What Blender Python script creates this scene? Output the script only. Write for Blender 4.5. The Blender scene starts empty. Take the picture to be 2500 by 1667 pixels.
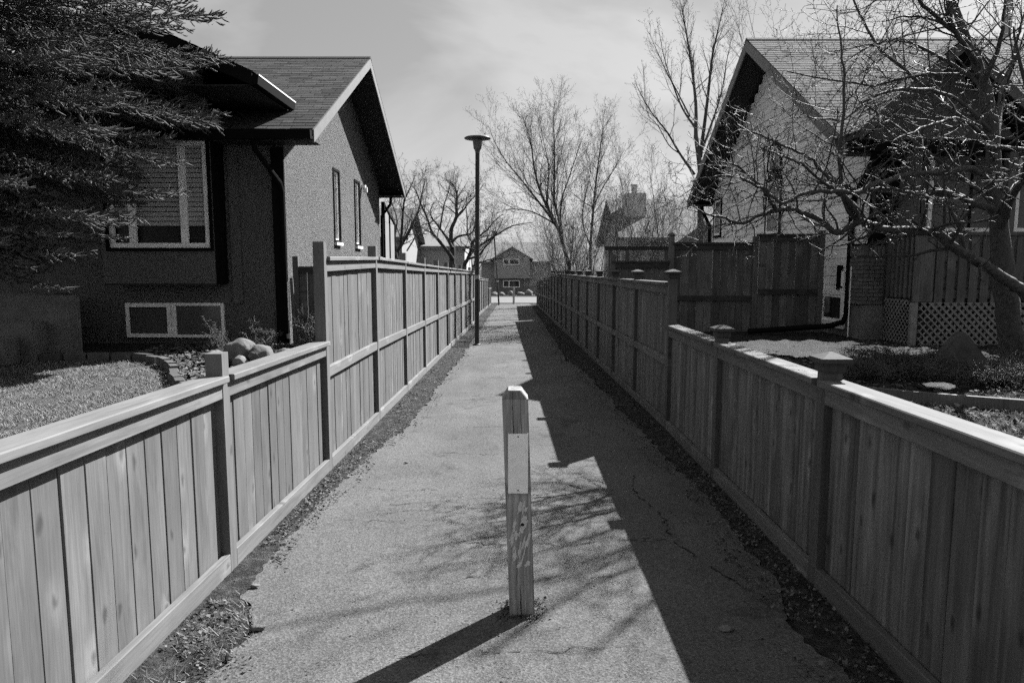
import bpy, math, random
import numpy as np
from mathutils import Vector, Matrix

# ------------------------------------------------------------------ camera, sky, sun, exposure
sc = bpy.context.scene
C = sc.collection
R = math.radians
random.seed(7); rng = np.random.default_rng(7)

cam_d = bpy.data.cameras.new("camera"); cam = bpy.data.objects.new("camera", cam_d); C.objects.link(cam)
cam_d.sensor_width = 36.0; cam_d.lens = 24.0; cam_d.clip_start = 0.05; cam_d.clip_end = 2000
cam.location = (0, 0, 1.6); cam.rotation_euler = (R(90 - 6.27), 0, 0.0024)
sc.camera = cam

SUN_AZ, SUN_EL = 42.0, 40.5          # degrees right of +Y, above the horizon
w = bpy.data.worlds.new("World"); sc.world = w; w.use_nodes = True
nt = w.node_tree; nt.nodes.clear()
def N(t, **k):
    n = nt.nodes.new(t)
    for a, b in k.items(): setattr(n, a, b)
    return n
sky = N('ShaderNodeTexSky', sky_type='NISHITA', sun_disc=False)
sky.sun_elevation = R(SUN_EL); sky.sun_rotation = R(SUN_AZ); sky.altitude = 600; sky.dust_density = 2.0
bw = N('ShaderNodeRGBToBW')
tc = N('ShaderNodeTexCoord'); mp = N('ShaderNodeMapping'); mp.inputs['Scale'].default_value = (1.0, 1.0, 2.6)
mp.inputs['Rotation'].default_value = (0.1, 0.25, 0.6); mp.inputs['Location'].default_value = (2.3, .7, 1.9)
no = N('ShaderNodeTexNoise'); no.inputs['Scale'].default_value = 2.4; no.inputs['Detail'].default_value = 7
no.inputs['Roughness'].default_value = 0.52; no.inputs['Distortion'].default_value = 0.5
mx = N('ShaderNodeMix', data_type='FLOAT'); mx.inputs[0].default_value = .68      # thin high cloud over the whole sky
cl = N('ShaderNodeMapRange'); cl.inputs[1].default_value = .40; cl.inputs[2].default_value = .60; cl.inputs[3].default_value = 2.25; cl.inputs[4].default_value = 3.9
bg = N('ShaderNodeBackground'); bg.inputs['Strength'].default_value = 0.05
out = N('ShaderNodeOutputWorld')
L = nt.links.new
L(sky.outputs[0], bw.inputs[0]); L(tc.outputs['Generated'], mp.inputs[0]); L(mp.outputs[0], no.inputs['Vector'])
L(no.outputs[0], cl.inputs[0]); L(cl.outputs[0], mx.inputs[3]); L(bw.outputs[0], mx.inputs[2])
L(mx.outputs[0], bg.inputs['Color']); L(bg.outputs[0], out.inputs[0])

sun_d = bpy.data.lights.new("sun", 'SUN'); sun = bpy.data.objects.new("sun", sun_d); C.objects.link(sun)
sun_d.energy = 5.0; sun_d.angle = R(0.53); sun_d.color = (1, 1, 1)
sdir = Vector((math.sin(R(SUN_AZ)) * math.cos(R(SUN_EL)), math.cos(R(SUN_AZ)) * math.cos(R(SUN_EL)), math.sin(R(SUN_EL))))
sun.rotation_euler = sdir.to_track_quat('Z', 'Y').to_euler()
sun.location = sdir * 60

sc.view_settings.view_transform = 'Standard'; sc.view_settings.look = 'None'
sc.view_settings.exposure = 1.68; sc.view_settings.gamma = 1.0; sc.view_settings.use_curve_mapping = False
sc.cycles.use_denoising = False; sc.cycles.use_adaptive_sampling = True; sc.cycles.adaptive_threshold = .03; sc.cycles.adaptive_min_samples = 16
sc.cycles.max_bounces = 5; sc.cycles.diffuse_bounces = 3; sc.cycles.glossy_bounces = 2; sc.cycles.transparent_max_bounces = 6

# ------------------------------------------------------------------ mesh helpers
class MB:
    """collects faces of one mesh"""
    def __init__(s): s.v = []; s.f = []
    def poly(s, pts):
        b = len(s.v); s.v += [tuple(p) for p in pts]; s.f.append(tuple(range(b, b + len(pts)))); return s
    def prism(s, pa, pb):
        n = len(pa); b = len(s.v); s.v += [tuple(p) for p in pa] + [tuple(p) for p in pb]
        s.f.append(tuple(range(b + n - 1, b - 1, -1))); s.f.append(tuple(range(b + n, b + 2 * n)))
        for i in range(n):
            j = (i + 1) % n; s.f.append((b + i, b + j, b + n + j, b + n + i))
        return s
    def box(s, x0, x1, y0, y1, z0, z1):
        if x0 > x1: x0, x1 = x1, x0
        if y0 > y1: y0, y1 = y1, y0
        return s.prism([(x0, y0, z0), (x1, y0, z0), (x1, y1, z0), (x0, y1, z0)], [(x0, y0, z1), (x1, y0, z1), (x1, y1, z1), (x0, y1, z1)])
    def cbox(s, x0, x1, y0, y1, z0, z1, c=.004, z0b=None, z1b=None):
        """box with chamfered long edges, long axis y; z0b/z1b are the heights at y1 (a raking board)"""
        if x0 > x1: x0, x1 = x1, x0
        z0b = z0 if z0b is None else z0b; z1b = z1 if z1b is None else z1b
        def ring(y, a, b): return [(x0 + c, y, a), (x1 - c, y, a), (x1, y, a + c), (x1, y, b - c), (x1 - c, y, b), (x0 + c, y, b), (x0, y, b - c), (x0, y, a + c)]
        return s.prism(ring(y0, z0, z1), ring(y1, z0b, z1b))
    def vbox(s, x0, x1, y0, y1, z0, z1, c=.004):
        """box with chamfered vertical edges"""
        if x0 > x1: x0, x1 = x1, x0
        if y0 > y1: y0, y1 = y1, y0
        def ring(z): return [(x0 + c, y0, z), (x1 - c, y0, z), (x1, y0 + c, z), (x1, y1 - c, z), (x1 - c, y1, z), (x0 + c, y1, z), (x0, y1 - c, z), (x0, y0 + c, z)]
        return s.prism(ring(z0), ring(z1))
    def lathe(s, prof, cx=0, cy=0, n=20):
        b = len(s.v)
        for r, z in prof:
            for i in range(n):
                a = 2 * math.pi * i / n; s.v.append((cx + r * math.cos(a), cy + r * math.sin(a), z))
        for k in range(len(prof) - 1):
            for i in range(n):
                j = (i + 1) % n; s.f.append((b + k * n + i, b + k * n + j, b + (k + 1) * n + j, b + (k + 1) * n + i))
        s.f.append(tuple(range(b + n - 1, b - 1, -1))); s.f.append(tuple(range(b + (len(prof) - 1) * n, b + len(prof) * n)))
        return s
    def tube(s, pts, rad, n=8):
        V, F = tube_np([(np.array(pts, float), np.array(rad if hasattr(rad, '__len__') else [rad] * len(pts), float))], n)
        b = len(s.v); s.v += [tuple(x) for x in V]; s.f += [tuple(int(i) + b for i in f) for f in F]; 
        return s
    def mesh(s, name):
        me = bpy.data.meshes.new(name); me.from_pydata(s.v, [], s.f); me.update(); return me

def np_mesh(name, V, F):
    me = bpy.data.meshes.new(name); V = np.asarray(V, np.float32); F = np.asarray(F, np.int32)
    me.vertices.add(len(V)); me.vertices.foreach_set('co', V.ravel())
    m, k = F.shape; me.loops.add(m * k); me.loops.foreach_set('vertex_index', F.ravel())
    me.polygons.add(m); me.polygons.foreach_set('loop_start', np.arange(0, m * k, k, dtype=np.int32))
    me.update(calc_edges=True); return me

def tube_np(polys, sides, cap=False):
    Vs, Fs, base = [], [], 0
    groups = {}
    for p, r in polys: groups.setdefault(len(p), []).append((p, r))
    ang = 2 * np.pi * np.arange(sides) / sides
    for n, lst in groups.items():
        P = np.stack([a for a, _ in lst]); Rr = np.stack([b for _, b in lst])     # B,n,3
        T = np.gradient(P, axis=1); T /= np.linalg.norm(T, axis=2, keepdims=True) + 1e-9
        ref = np.zeros_like(T); ref[..., 2] = 1.0
        mz = np.abs(T[:, :, 2]).mean(axis=1) > .8; ref[mz] = (1, 0, 0)
        U = np.cross(T, ref); U /= np.linalg.norm(U, axis=2, keepdims=True) + 1e-9
        W = np.cross(T, U)
        ring = P[:, :, None, :] + Rr[:, :, None, None] * (U[:, :, None, :] * np.cos(ang)[None, None, :, None] + W[:, :, None, :] * np.sin(ang)[None, None, :, None])
        B = len(lst); Vs.append(ring.reshape(-1, 3))
        i = np.arange(sides); j = (i + 1) % sides
        k = np.arange(n - 1)[:, None]
        f = np.stack([k * sides + i, k * sides + j, (k + 1) * sides + j, (k + 1) * sides + i], axis=-1).reshape(-1, 4)
        f = (f[None] + (np.arange(B) * n * sides)[:, None, None]).reshape(-1, 4) + base
        Fs.append(f); base += B * n * sides
    return np.concatenate(Vs), np.concatenate(Fs)

def link(name, me, mat=None, parent=None, smooth=False):
    if isinstance(me, MB): me = me.mesh(name)
    if mat is not None and not me.materials: me.materials.append(mat)
    o = bpy.data.objects.new(name, me); C.objects.link(o)
    if parent is not None: o.parent = parent
    if smooth: me.polygons.foreach_set('use_smooth', [True] * len(me.polygons))
    return o
def tag(o, label, cat, group=None, kind=None):
    o['label'] = label
    if cat: o['category'] = cat
    if group: o['group'] = group
    if kind: o['kind'] = kind
    return o
def thing(name, label, cat, loc=(0, 0, 0), group=None):
    o = bpy.data.objects.new(name, None); C.objects.link(o); o.location = loc; o.empty_display_size = .2
    return tag(o, label, cat, group)
def part(name, me, mat, par, smooth=False, world=True):
    """a part modelled in world coordinates, hung on its thing"""
    o = link(name, me, mat, par, smooth)
    if world:
        q = Vector((0, 0, 0)); t = par
        while t is not None: q += t.location; t = t.parent
        o.location = -q
    return o
def struct(name, me, mat, smooth=False):
    o = link(name, me, mat, None, smooth); o['kind'] = 'structure'; return o

# ------------------------------------------------------------------ materials (all grey: a black and white picture)
K = .56     # the film is exposed long: real, fairly dark base colours
def new_mat(name):
    m = bpy.data.materials.new(name); m.use_nodes = True; n = m.node_tree
    b = n.nodes['Principled BSDF']; b.inputs['Roughness'].default_value = .85
    b.inputs['Specular IOR Level'].default_value = .25
    return m, n, b
def math_n(n, op, a, b=None, c=None):
    k = n.nodes.new('ShaderNodeMath'); k.operation = op
    for i, x in enumerate((a, b, c)):
        if x is None: continue
        if isinstance(x, (int, float)): k.inputs[i].default_value = x
        else: n.links.new(x, k.inputs[i])
    return k.outputs[0]
def coords(n, kind='Object', scale=(1, 1, 1), rand=0.0):
    t = n.nodes.new('ShaderNodeTexCoord'); o = t.outputs[kind]
    if rand:
        oi = n.nodes.new('ShaderNodeObjectInfo'); k = math_n(n, 'MULTIPLY', oi.outputs['Random'], rand)
        va = n.nodes.new('ShaderNodeVectorMath'); va.operation = 'ADD'; n.links.new(o, va.inputs[0]); n.links.new(k, va.inputs[1]); o = va.outputs[0]
    m = n.nodes.new('ShaderNodeMapping'); m.inputs['Scale'].default_value = scale; n.links.new(o, m.inputs[0]); return m.outputs[0]
def noise(n, vec, scale, detail=4, rough=.55, dist=0):
    k = n.nodes.new('ShaderNodeTexNoise'); k.inputs['Scale'].default_value = scale; k.inputs['Detail'].default_value = detail
    k.inputs['Roughness'].default_value = rough; k.inputs['Distortion'].default_value = dist; n.links.new(vec, k.inputs['Vector']); return k.outputs[0]
def rng_n(n, v, a, b, c, d, clamp=True):
    k = n.nodes.new('ShaderNodeMapRange'); k.clamp = clamp
    for i, x in enumerate((v, a, b, c, d)):
        if isinstance(x, (int, float)): k.inputs[i].default_value = x
        else: n.links.new(x, k.inputs[i])
    return k.outputs[0]
def bump_n(n, b, h, strength, dist):
    k = n.nodes.new('ShaderNodeBump'); k.inputs['Strength'].default_value = strength; k.inputs['Distance'].default_value = dist
    n.links.new(h, k.inputs['Height']); n.links.new(k.outputs[0], b.inputs['Normal'])
def plain(name, v, var=.15, scale=6, rough=.8, bump=0, bscale=None, island=0.0, obj_rand=0.0, spec=.25, metal=0, big=0.0):
    m, n, b = new_mat(name); b.inputs['Roughness'].default_value = rough; b.inputs['Specular IOR Level'].default_value = spec
    b.inputs['Metallic'].default_value = metal
    v *= K
    co = coords(n); h = noise(n, co, scale, 5)
    val = rng_n(n, h, .25, .75, v * (1 - var), v * (1 + var))
    if big:
        val = math_n(n, 'MULTIPLY', val, rng_n(n, noise(n, co, .6, 3), .3, .7, 1 - big, 1 + big))
    if island:
        g = n.nodes.new('ShaderNodeNewGeometry'); val = math_n(n, 'MULTIPLY', val, rng_n(n, g.outputs['Random Per Island'], 0, 1, 1 - island, 1 + island))
    if obj_rand:
        g = n.nodes.new('ShaderNodeObjectInfo'); val = math_n(n, 'MULTIPLY', val, rng_n(n, g.outputs['Random'], 0, 1, 1 - obj_rand, 1 + obj_rand))
    n.links.new(val, b.inputs['Base Color'])
    if bump: bump_n(n, b, noise(n, co, bscale or scale * 3, 6), bump, .02)
    return m
def wood(name, v, axis='z', streak=.22, obj_rand=.1, knots=.5, blot=.12, grain=70, knotv=.55, bump=.25, flat='x'):
    m, n, b = new_mat(name); b.inputs['Roughness'].default_value = .8
    v *= K
    s = {'z': (1, 1, .035), 'y': (1, .035, 1), 'x': (.035, 1, 1)}[axis]
    s2 = {'z': (1, 1, .3), 'y': (1, .3, 1), 'x': (.3, 1, 1)}[axis]
    co = coords(n, scale=s, rand=37.0); cb = coords(n, scale=s2, rand=61.0)
    warp = noise(n, coords(n, scale=s2, rand=17.), 3.0, 2)
    va = n.nodes.new('ShaderNodeVectorMath'); va.operation = 'ADD'; n.links.new(co, va.inputs[0]); n.links.new(math_n(n, 'MULTIPLY', warp, .06), va.inputs[1])
    g = noise(n, va.outputs[0], grain, 5, .6)
    val = rng_n(n, g, .28, .72, v * (1 - streak), v * (1 + streak))
    val = math_n(n, 'MULTIPLY', val, rng_n(n, noise(n, cb, 5, 4, .6, .4), .3, .72, 1 - blot, 1 + blot))
    if knots:
        vo = n.nodes.new('ShaderNodeTexVoronoi'); vo.inputs['Scale'].default_value = 4.4; vo.inputs['Randomness'].default_value = 1
        ks = list({'z': (1, 1, .5), 'y': (1, .5, 1), 'x': (.5, 1, 1)}[axis])
        if axis == 'x': ks[1] = 0
        else: ks['xyz'.index(flat)] = 0
        kv = coords(n, scale=ks, rand=23.); kw = n.nodes.new('ShaderNodeVectorMath'); kw.operation = 'ADD'; n.links.new(kv, kw.inputs[0]); n.links.new(math_n(n, 'MULTIPLY', noise(n, kv, 28, 3), .035), kw.inputs[1])
        vo.voronoi_dimensions = '2D'; sx_ = n.nodes.new('ShaderNodeSeparateXYZ'); cb_ = n.nodes.new('ShaderNodeCombineXYZ'); n.links.new(kw.outputs[0], sx_.inputs[0])
        for i_, a_ in enumerate([a_ for a_ in range(3) if ks[a_] != 0][:2]): n.links.new(sx_.outputs[a_], cb_.inputs[i_])
        n.links.new(cb_.outputs[0], vo.inputs['Vector'])
        val = math_n(n, 'MULTIPLY', val, rng_n(n, vo.outputs['Distance'], .025, .095, knotv, 1.0))
        sp = n.nodes.new('ShaderNodeSeparateColor'); n.links.new(vo.outputs['Color'], sp.inputs[0])
        halo = math_n(n, 'MULTIPLY', rng_n(n, vo.outputs['Distance'], .07, .26, 1.0, 0.0), rng_n(n, sp.outputs[1], .3, .7, 0, .6))
        val = math_n(n, 'MULTIPLY', val, math_n(n, 'ADD', halo, 1.0))
    sv = coords(n, scale={'z': (1, 1, .12), 'y': (1, .12, 1), 'x': (.12, 1, 1)}[axis], rand=83.)
    val = math_n(n, 'MULTIPLY', val, rng_n(n, noise(n, sv, 9, 5, .65, .5), .56, .68, 1.0, .74))       # water stains
    oi = n.nodes.new('ShaderNodeObjectInfo')
    val = math_n(n, 'MULTIPLY', val, rng_n(n, oi.outputs['Random'], 0, 1, 1 - obj_rand, 1 + obj_rand))
    n.links.new(val, b.inputs['Base Color'])
    bump_n(n, b, g, bump, .004)
    return m
def stucco(name, v, var=.3):
    m, n, b = new_mat(name); b.inputs['Roughness'].default_value = .95; b.inputs['Specular IOR Level'].default_value = .1
    v *= K
    co = coords(n); a = noise(n, co, 26, 6, .7); c = noise(n, co, .9, 3)
    vo = n.nodes.new('ShaderNodeTexVoronoi'); vo.inputs['Scale'].default_value = 55; n.links.new(co, vo.inputs['Vector'])
    val = rng_n(n, a, .3, .7, v * (1 - var), v * (1 + var)); val = math_n(n, 'MULTIPLY', val, rng_n(n, c, .3, .7, .93, 1.07))
    n.links.new(val, b.inputs['Base Color'])
    hh = math_n(n, 'ADD', math_n(n, 'MULTIPLY', a, 1.2), math_n(n, 'MULTIPLY', vo.outputs['Distance'], .6)); bump_n(n, b, hh, .9, .035); return m
def glass(name, v=.02, rough=.06, spec=.5):
    m, n, b = new_mat(name); b.inputs['Base Color'].default_value = (v, v, v, 1); b.inputs['Roughness'].default_value = rough
    b.inputs['Specular IOR Level'].default_value = spec
    bump_n(n, b, noise(n, coords(n), 1.6, 2), .12, .03); return m

def asphalt(name, v):
    m, n, b = new_mat(name); b.inputs['Roughness'].default_value = .92; b.inputs['Specular IOR Level'].default_value = .15
    co = coords(n)
    vo = n.nodes.new('ShaderNodeTexVoronoi'); vo.inputs['Scale'].default_value = 140; n.links.new(co, vo.inputs['Vector'])
    bwn = n.nodes.new('ShaderNodeSeparateColor'); n.links.new(vo.outputs['Color'], bwn.inputs[0])
    agg = rng_n(n, math_n(n, 'POWER', bwn.outputs[0], 1.5), 0, 1, .66, 1.42)                # each stone its own tone
    fine = rng_n(n, noise(n, co, 260, 3, .7), .3, .7, .8, 1.2)
    blot = rng_n(n, noise(n, co, .8, 6, .65, .4), .3, .7, .76, 1.2)
    wheel = rng_n(n, noise(n, coords(n, scale=(1, .12, 1)), 2.2, 3), .3, .7, .92, 1.08)
    pits = rng_n(n, noise(n, co, 34, 4, .65), .30, .42, .52, 1.0)                            # pock marks
    pitm = rng_n(n, noise(n, co, .9, 2), .42, .6, 0, 1)
    pm = n.nodes.new('ShaderNodeMix'); pm.data_type = 'FLOAT'; n.links.new(pitm, pm.inputs[0]); pm.inputs[2].default_value = 1.0; n.links.new(pits, pm.inputs[3])
    stain = rng_n(n, noise(n, coords(n, scale=(1, .55, 1)), 2.6, 5, .7, .6), .57, .68, 1.0, .62)
    grit = rng_n(n, bwn.outputs[1], .035, .045, .5, 1.0)
    v2 = n.nodes.new('ShaderNodeTexVoronoi'); v2.inputs['Scale'].default_value = 38; n.links.new(co, v2.inputs['Vector']); b2 = n.nodes.new('ShaderNodeSeparateColor'); n.links.new(v2.outputs['Color'], b2.inputs[0])
    hole = math_n(n, 'MAXIMUM', rng_n(n, b2.outputs[0], .03, .035, .55, 1.0), rng_n(n, v2.outputs['Distance'], .2, .35, 0, 1))
    val = math_n(n, 'MULTIPLY', math_n(n, 'MULTIPLY', agg, fine), math_n(n, 'MULTIPLY', grit, hole))
    for k in (blot, wheel, pm.outputs[0], stain): val = math_n(n, 'MULTIPLY', val, k)
    n.links.new(math_n(n, 'MULTIPLY', val, v * K), b.inputs['Base Color'])
    h = math_n(n, 'ADD', vo.outputs['Distance'], noise(n, co, 40, 3)); bump_n(n, b, h, .22, .010); return m

def soil(name, v, pale, thr=(.48, .62), sc_=9):
    m, n, b = new_mat(name); b.inputs['Roughness'].default_value = 1.0; b.inputs['Specular IOR Level'].default_value = .05
    v *= K; pale *= K
    co = coords(n); a = noise(n, co, sc_, 7, .68); f = noise(n, co, 70, 4, .7)
    k = rng_n(n, a, thr[0], thr[1], v, pale)
    n.links.new(math_n(n, 'MULTIPLY', k, rng_n(n, f, .3, .7, .55, 1.45)), b.inputs['Base Color'])
    bump_n(n, b, math_n(n, 'ADD', a, math_n(n, 'MULTIPLY', f, .5)), .9, .05); return m

MAT = {}
def build_mats():
    d = MAT
    d['asphalt'] = asphalt('asphalt', .163)
    d['ground'] = soil('ground_soil', .05, .11)
    d['lawn_soil'] = soil('lawn_thatch', .12, .20, (.4, .6), 14)
    d['verge'] = soil('verge_soil', .06, .13, (.46, .62), 12)
    d['new_board'] = wood('pale_board', .175, 'z', .19, .20, .6, .24, 100, .5)
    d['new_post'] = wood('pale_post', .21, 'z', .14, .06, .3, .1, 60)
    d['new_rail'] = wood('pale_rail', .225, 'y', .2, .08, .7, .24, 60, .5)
    d['tall_board'] = wood('tall_board', .175, 'z', .24, .14, .4, .2, 80, .6)
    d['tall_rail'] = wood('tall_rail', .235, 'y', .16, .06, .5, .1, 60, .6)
    d['dark_board'] = wood('cedar_board', .185, 'z', .62, .22, .9, .3, 24, .35)  # wide streaks: grain, with the sheen of cupped boards painted in
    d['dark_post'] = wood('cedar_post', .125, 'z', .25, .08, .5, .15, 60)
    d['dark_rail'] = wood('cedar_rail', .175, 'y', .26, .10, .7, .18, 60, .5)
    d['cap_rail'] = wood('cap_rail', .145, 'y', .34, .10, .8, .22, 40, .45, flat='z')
    d['old_board'] = wood('weathered_board', .17, 'z', .3, .2, .3, .2, 60)
    d['old_rail'] = wood('weathered_rail', .2, 'y', .3, .1, .3, .2, 60)
    d['black_board'] = wood('dark_stained_board', .17, 'z', .35, .28, .3, .3, 60)
    d['black_rail'] = wood('dark_stained_rail', .07, 'x', .3, .15, .2, .2, 60)
    d['black_post'] = wood('dark_stained_post', .17, 'z', .25, .1, .2, .2, 60)
    d['bollard'] = wood('bollard_wood', .54, 'z', .5, .0, .5, .3, 70, .35, .6)
    d['cap_post'] = wood('post_cap_wood', .075, 'z', .3, .1, .0, .2, 60)
    d['end_grain'] = wood('end_grain', .38, 'z', .5, .0, .0, .35, 60)
    d['stucco'] = stucco('pale_stucco', .20, .34)
    d['stucco_dark'] = stucco('dark_stucco', .24, .15)
    d['trim_dark'] = plain('dark_trim', .012, .2, 5, .8, spec=.05)
    d['fascia'] = plain('fascia_paint', .25, .12, 8, .6)
    d['soffit'] = plain('soffit_board', .05, .3, 5, .8)
    d['white'] = plain('white_paint', 1.45, .08, 5, .5)
    d['vinyl'] = plain('grey_vinyl', 1.55, .08, 5, .5)
    d['shingle'] = plain('asphalt_shingle', .085, .3, 30, .95, .3, 80, .38, spec=.1, big=.08)
    d['shingle2'] = plain('brown_shingle', .125, .3, 30, .95, .3, 80, .34, spec=.1, big=.08)
    d['shingle3'] = plain('far_shingle', .30, .3, 10, .95, spec=.1)  # lightened to paint in distance haze
    d['glass'] = glass('window_glass'); d['glass2'] = glass('reflection_grey_glass', .09, .12, .8)  # glass2 base greyed to paint in some window reflection
    d['reflection_grey'] = plain('reflection_grey', .26, .2, 4)  # matte pane colour painted in place of a mid-grey reflection
    d['blind'] = plain('blind_slat', .7, .1, 4)
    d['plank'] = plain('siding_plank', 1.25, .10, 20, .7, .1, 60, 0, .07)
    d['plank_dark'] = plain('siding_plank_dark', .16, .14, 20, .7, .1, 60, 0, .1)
    d['brick'] = plain('brick', .19, .25, 40, .9, .4, 90, 0, .22)
    d['mortar'] = plain('mortar', .10, .2, 30)
    d['concrete'] = plain('concrete', .26, .25, 5, .9, .3, 60)
    d['black_metal'] = plain('black_metal', .018, .2, 10, .45, spec=.5)
    d['lamp_metal'] = plain('lamp_post_paint', .028, .2, 14, .5, spec=.5)
    d['lamp_head'] = plain('lamp_head_paint', .13, .15, 14, .5, spec=.4)
    d['lamp_lens'] = plain('lamp_lens', .22, .15, 14, .35, spec=.5)
    d['plate'] = plain('reflector_plate', 1.6, .06, 20, .5)
    d['paint_flake'] = plain('old_paint', .95, .2, 40, .8)
    d['rock'] = plain('rock', .24, .4, 7, .95, 1.0, 16, 0, .15)
    d['rock_dark'] = plain('dark_rock', .10, .35, 6, .9, .8, 14)
    d['chip'] = plain('bark_chip', .15, .3, 20, .95, 0, None, .6)
    d['edging'] = plain('edging_block', .13, .25, 8, .95, .4, 40, 0, .2)
    d['needle'] = plain('spruce_needle', .17, .25, 3, .75, 0, None, .18, spec=.15)
    d['juniper'] = plain('juniper_needle', .16, .3, 3, .6, 0, None, .45)
    d['bark'] = plain('grey_bark', .085, .35, 14, .9, .8, 30)
    d['twig'] = plain('twig_bark', .11, .3, 6, .7, 0, None, .4, spec=.3)
    d['apple_bark'] = plain('smooth_bark', .10, .5, 22, .7, 1.0, 26, spec=.25)
    d['apple_twig'] = plain('fruit_tree_twig', .085, .3, 8, .6, 0, None, .35, spec=.25)
    d['far_bark'] = plain('far_bark', .095, .3, 6, .9)  # haze put into the bark colour
    d['far_twig'] = plain('far_twig', .14, .3, 6, .85, 0, None, .35)  # twig colour raised for haze as well
    d['pale_twig'] = plain('pale_twig', .19, .3, 6, .8, 0, None, .45)
    d['grass'] = plain('dry_grass', .30, .3, 10, .9, 0, None, .45)
    d['leaf'] = plain('dead_leaf', .13, .3, 20, .9, 0, None, .8)
    d['snow'] = plain('old_snow', 1.4, .12, 4, .9, .5, 10)
    d['road'] = plain('road', .22, .12, 3, .9)
    d['kerb'] = plain('kerb', .30, .15, 3, .9)
    d['far_wall'] = plain('far_siding', .6, .08, 2, .9)  # pale tone carries painted haze on the far houses
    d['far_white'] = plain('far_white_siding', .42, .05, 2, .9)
    d['far_grey'] = plain('far_grey_wall', .5, .1, 2, .9)  # raised to stand in for haze
    d['far_dark'] = plain('far_dark_wall', .25, .15, 2, .9)  # lifted too, haze painted into the wall colour
    d['chimney'] = plain('chimney_chase', 1.0, .1, 4, .9)  # very light, haze painted over the backlit face
    d['crack'] = plain('crack_fill', .035, .4, 30, 1)
build_mats()

# ------------------------------------------------------------------ terrain
def sstep(a, b, x):
    t = min(1, max(0, (x - a) / (b - a))); return t * t * (3 - 2 * t)
def path_z(y): return -.025 * min(max(y, -12), 56)
def interp(tab, v):
    if v <= tab[0][0]: return tab[0][1]
    for (a, b), (c, d) in zip(tab, tab[1:]):
        if v <= c: return b + (d - b) * (v - a) / (c - a)
    return tab[-1][1]
LY = [(-10, .12), (2, .05), (6, .16), (10, .32), (20, .32), (30, -.4), (56, -1.3)]
RY = [(-10, .2), (2, .16), (6, .32), (10, .44), (20, .44), (30, -.4), (56, -1.3)]
def ground_z(x, y):
    p = path_z(y)
    if x < -1.62: return p + (interp(LY, y) - p) * sstep(1.62, 3.2, -x)
    if x > 1.75: return p + (interp(RY, y) - p) * sstep(1.75, 3.0, x)
    return p
def axis_pts(rs):
    o = []
    for a, b, st in rs:
        n = max(1, int(round((b - a) / st))); o += [a + (b - a) * i / n for i in range(n)]
    return o + [rs[-1][1]]
gx = axis_pts([(-400, -60, 60), (-60, -12, 6), (-12, -3.2, .5), (-3.2, -1.6, .2), (-1.6, 1.75, .2), (1.75, 3.1, .2), (3.1, 12, .5), (12, 60, 6), (60, 400, 60)])
gy = axis_pts([(-40, -2, 4), (-2, 20, .4), (20, 60, 2), (60, 120, 10), (120, 600, 80)])
V = [(x, y, ground_z(x, y) - .03) for y in gy for x in gx]; nx = len(gx)
F = [(j * nx + i, j * nx + i + 1, (j + 1) * nx + i + 1, (j + 1) * nx + i) for j in range(len(gy) - 1) for i in range(nx - 1)]
tag(struct('ground', np_mesh('ground', V, F), MAT['ground'], True), 'bare soil and dead turf ground under the yards', None)

# asphalt path with ragged edges
from mathutils import noise as mn
EL = [(-8, -1.4), (1, -1.46), (2.2, -1.36), (2.7, -1.22), (3.05, -1.2), (3.3, -1.38), (3.8, -1.46), (4.6, -1.42), (5.6, -1.36), (7, -1.24), (9, -1.14), (14, -1.14), (55, -1.25)]
ER = [(-8, 1.2), (1, 1.2), (2.0, 1.30), (2.5, 1.38), (3.0, 1.30), (3.5, 1.42), (4.2, 1.44), (5.5, 1.42), (7, 1.38), (12, 1.30), (14, 1.1), (18, 1.15), (55, 1.3)]
def fr(y, q): return (.06 * mn.noise((y * 1.1, q, 0)) + .04 * mn.noise((y * 3.1, q, 3)) + .035 * mn.noise((y * 8, q, 7)) + .02 * mn.noise((y * 21, q, 5)))
def edge_l(y): return interp(EL, y) + fr(y, 1.3)
def edge_r(y): return interp(ER, y) + fr(y, 9.1)
py = axis_pts([(-8, 1, .5), (1, 9, .025), (9, 20, .06), (20, 55, .4)])
V = []; F = []
for y in py:
    a, b = edge_l(y) + 0, edge_r(y)
    for t in range(9): V.append((a + (b - a) * t / 8, y, path_z(y) + (.010 if t in (0, 8) else .012)))
for j in range(len(py) - 1):
    for t in range(8): F.append((j * 9 + t, j * 9 + t + 1, (j + 1) * 9 + t + 1, (j + 1) * 9 + t))
path = tag(struct('path', np_mesh('path', V, F), MAT['asphalt'], True), 'worn grey asphalt footpath between two board fences', None)
# soil verges at each side of the asphalt
for nm, s in (('verge', -1), ('verge', 1)):
    V = []; F = []
    for y in py:
        for t in range(6):
            x = (-1.68 + .75 * t / 5) if s < 0 else (1.72 - .75 * t / 5)
            V.append((x, y, path_z(y) + (.038 if t == 0 else .02 if t == 1 else .004 if t == 2 else -.008) + (random.uniform(0, .006) if t < 3 else 0)))
    for j in range(len(py) - 1):
        for t in range(5): F.append((j * 6 + t, j * 6 + t + 1, (j + 1) * 6 + t + 1, (j + 1) * 6 + t) if s < 0 else (j * 6 + t + 1, j * 6 + t, (j + 1) * 6 + t, (j + 1) * 6 + t + 1))
    tag(struct('verge', np_mesh('verge', V, F), MAT['verge'], True), 'strip of dark soil along the foot of the %s fence' % ('sunlit' if s < 0 else 'shaded'), None)
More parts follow.
